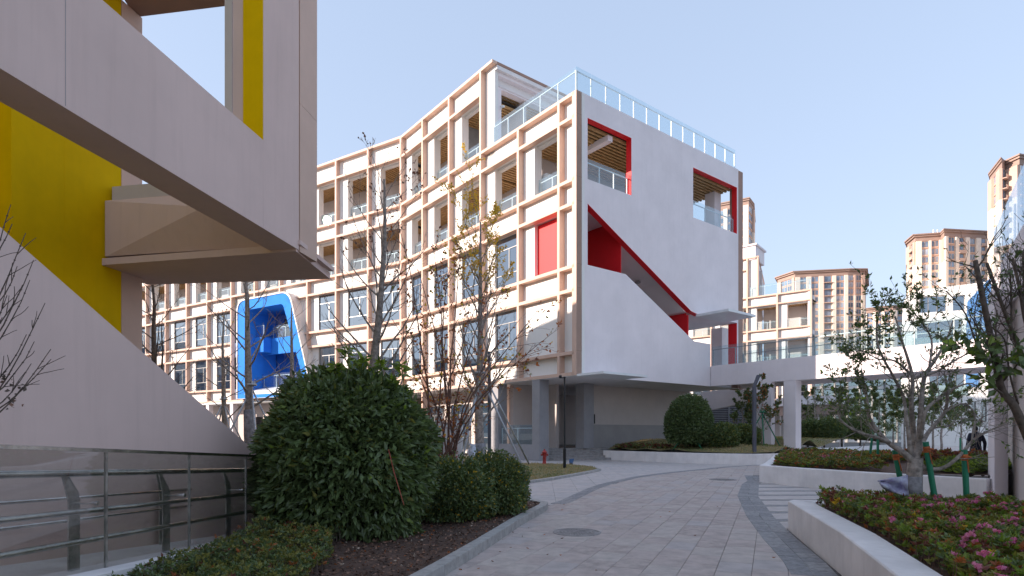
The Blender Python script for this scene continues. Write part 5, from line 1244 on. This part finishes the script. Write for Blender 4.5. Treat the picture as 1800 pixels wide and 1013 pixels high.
# ================================================================== STREET FURNITURE
q = G(992.5, 827); lp = empty('lamp_post', (q.x, q.y, .07), 'slim black lamp post standing on the small lawn', 'lamp post')
x, y = q.x, q.y
mb = MB(); mb.lathe((x, y, .05), [(.085, 0), (.085, .02), (.062, .025), (.062, .80), (.045, .83), (.045, .86)], 16); mb.build('base', M['black'], lp, smooth=False)
mb = MB(); mb.lathe((x, y, .88), [(.038, 0), (.036, 2.75), (.05, 2.76), (.05, 2.80)], 14); mb.build('shaft', M['black'], lp)
mb = MB(); mb.box(x-.17, x+.02, y-.03, y+.03, 3.62, 3.66); mb.lathe((x-.17, y, 3.62), [(.02, 0), (.06, .03), (.062, .10), (.05, .12)], 12); o = mb.build('camera_head', M['black'], lp)
x, y = kx(1326)*27.6, 27.6; lp = empty('bent_lamp_post', (x, y, .5), 'grey square lamp post with a bent head on the raised lawn', 'lamp post')
mb = MB(); mb.hexa([(x-.075, y-.075, .4), (x+.075, y-.075, .4), (x+.075, y+.075, .4), (x-.075, y+.075, .4), (x-.075, y-.075, 3.62), (x+.075, y-.075, 3.70), (x+.075, y+.075, 3.70), (x-.075, y+.075, 3.62)]); mb.build('shaft', M['lampgrey'], lp, bevel=.01)
mb = MB(); mb.hexa([(x-.076, y-.07, 3.625), (x+.076, y-.07, 3.705), (x+.076, y+.07, 3.705), (x-.076, y+.07, 3.625), (x+.13, y-.07, 4.18), (x+.27, y-.07, 4.13), (x+.27, y+.07, 4.13), (x+.13, y+.07, 4.18)]); mb.build('bent_head', M['lampgrey'], lp, bevel=.008)
mb = MB(); mb.hexa([(x+.10, y-.06, 3.72), (x+.13, y-.06, 3.71), (x+.13, y+.06, 3.71), (x+.10, y+.06, 3.72), (x+.25, y-.06, 4.08), (x+.285, y-.06, 4.07), (x+.285, y+.06, 4.07), (x+.25, y+.06, 4.08)]); mb.build('lens', M['alu_white'], lp)
# hydrant
q = G(957, 820); x, y = q.x, q.y; hy = empty('fire_hydrant', (x, y, .05), 'red fire hydrant on the edge of the small lawn by the steps', 'fire hydrant')
mb = MB(); mb.lathe((x, y, .05), [(.14, 0), (.14, .04), (.09, .05), (.085, .12), (.075, .14), (.075, .42), (.10, .45), (.10, .54), (.12, .55), (.12, .58), (.085, .60), (.06, .65), (.03, .67), (.03, .71)], 18); mb.build('barrel', M['hydrant'], hy, smooth=True)
for dx, dy, r, z, L in ((1, 0, .045, .46, .16), (-1, 0, .045, .46, .16), (.1, -1, .06, .40, .17)):
    v = Vector((dx, dy, 0)).normalized(); c = Vector((x, y, z+.05)); mb = MB(); mb.tube([c, c+v*(L-.05)], r*.8, 10); mb.tube([c+v*(L-.05), c+v*L], r*1.15, 10); mb.build('outlet', M['hydrant'], hy)
# blue floodlight box beside the steps
q = G(1004, 819); x, y = q.x, q.y; fl = empty('ground_floodlight', (x, y, 0), 'small blue ground floodlight box near the foot of the steps', 'floodlight')
mb = MB(); mb.box(x-.07, x+.07, y-.05, y+.05, 0, .14); mb.build('base', M['lampgrey'], fl); mb = MB(); mb.hexa([(x-.09, y-.06, .145), (x+.09, y-.06, .145), (x+.09, y+.04, .145), (x-.09, y+.04, .145), (x-.07, y-.02, .30), (x+.13, y-.02, .32), (x+.13, y+.08, .32), (x-.07, y+.08, .30)]); mb.build('head', mat('blue_enamel', (.05, .12, .25), .5), fl)
# white stone sign with vertical strokes
sg = empty('stone_sign', (-1.55, 16.4, 0), 'white standing stone slab with small red writing behind the red-leaved shrub', 'sign')
mb = MB(); xl, xr = kx(768)*16.4, kx(813)*16.4; mb.prism([(xl, 16.4), (xr, 16.35), (xr, 16.6), (xl, 16.65)], 0, [1.80, 1.72, 1.72, 1.80]); mb.build('slab', M['stone'], sg, bevel=.03)
mb = MB()
for c in range(4):
    for r in range(6 if c < 3 else 4):
        cx_, cz = xl+.12+c*.14, 1.05-r*.12
        for k in range(4):
            a = random.uniform(0, 1) < .5; ox, oz = random.uniform(-.03, .03), random.uniform(-.035, .035)
            if a: mb.box(cx_+ox-.028, cx_+ox+.028, 16.335, 16.40, cz+oz-.005, cz+oz+.005)
            else: mb.box(cx_+ox-.005, cx_+ox+.005, 16.335, 16.40, cz+oz-.03, cz+oz+.03)
mb.build('inscription', M['sign_red'], sg)
# white sack at the foot of the yellow-topped tree
mb = MB(); c = P(832, 790, 17.0); mb.lathe((c.x-.02, c.y, c.z-.55), [(.08, 0), (.13, .12), (.12, .35), (.15, .5), (.07, .62), (.11, .70)], 12)
for i, v in enumerate(mb.v): mb.v[i] = (v[0]+random.gauss(0, .018), v[1]+random.gauss(0, .018), v[2]+random.gauss(0, .012))
o = mb.build('cloth_bag', M['sack_white'], smooth=True); setp(o, 'white and pale blue bag hanging at the base of the yellow-topped tree', 'bag')
o = None
# small junction pipe on the bridge pier and roadside details on the right: wooden pale sign board behind lawn
# ---- person walking away
def person(x, y, z0, label):
    root = empty('person', (x, y, z0), label, 'person')
    H = 1.74; J = {'pel': (0, 0, .95, .135), 'bel': (0, .0, 1.10, .145), 'che': (0, .01, 1.30, .165), 'nb': (0, .02, 1.46, .075), 'nk': (0, .02, 1.53, .055), 'hd': (0, .03, 1.62, .095), 'ht': (0, .03, 1.70, .075),
      'sl': (-.18, .01, 1.42, .075), 'el': (-.27, -.02, 1.15, .055), 'wl': (-.25, .10, .92, .04), 'hl': (-.24, .13, .84, .035), 'sr': (.18, .01, 1.42, .075), 'er': (.27, -.04, 1.15, .055), 'wr': (.27, -.02, .90, .04), 'hr': (.27, 0, .82, .035),
      'tl': (-.09, .02, .86, .11), 'kl': (-.10, .10, .50, .072), 'al': (-.10, -.02, .10, .05), 'fl': (-.10, .14, .04, .045), 'tr': (.09, -.02, .86, .11), 'kr': (.10, -.02, .50, .072), 'ar': (.10, -.22, .14, .05), 'fr': (.11, -.12, .05, .045)}
    ks = list(J); Es = [('pel','bel'),('bel','che'),('che','nb'),('nb','nk'),('nk','hd'),('hd','ht'),('che','sl'),('sl','el'),('el','wl'),('wl','hl'),('che','sr'),('sr','er'),('er','wr'),('wr','hr'),('pel','tl'),('tl','kl'),('kl','al'),('al','fl'),('pel','tr'),('tr','kr'),('kr','ar'),('ar','fr')]
    me = bpy.data.meshes.new('body'); me.from_pydata([(J[k][0]+x, J[k][1]+y, J[k][2]+z0) for k in ks], [(ks.index(a), ks.index(b)) for a, b in Es], [])
    o = bpy.data.objects.new('tmp', me); COL.objects.link(o); m = o.modifiers.new('skin', 'SKIN'); me2 = o.data
    bm = bmesh.new(); bm.from_mesh(me2); lay = bm.verts.layers.skin.verify(); bm.verts.ensure_lookup_table()
    for i, k in enumerate(ks): bm.verts[i][lay].radius = (J[k][3], J[k][3]*(.75 if k in ('che', 'bel', 'pel') else 1)); bm.verts[i][lay].use_root = (k == 'pel')
    bm.to_mesh(me2); bm.free(); o.modifiers.new('sub', 'SUBSURF').levels = 2
    dg = bpy.context.evaluated_depsgraph_get(); nm = bpy.data.meshes.new_from_object(o.evaluated_get(dg)); bpy.data.objects.remove(o)
    nm.materials.clear()
    for q in ('jacket', 'trouser', 'skin', 'hair'): nm.materials.append(M[q])
    for p in nm.polygons:
        c = p.center; zz = c.z-z0; dx = abs(c.x-x)
        p.material_index = 3 if (zz > 1.60 or (zz > 1.55 and c.y < y+.02)) else 2 if (zz > 1.515 or (zz < .88 and dx > .2)) else 0 if zz > .90 else 1 if zz > .07 else 3
        p.use_smooth = True
    nm.name = 'body'; link('body', nm, root); return root
person(.784*19.6, 19.6, -.0, 'person in a dark navy jacket walking away behind the red hedge')
# ---- utility box and little sign near the footbridge ramp
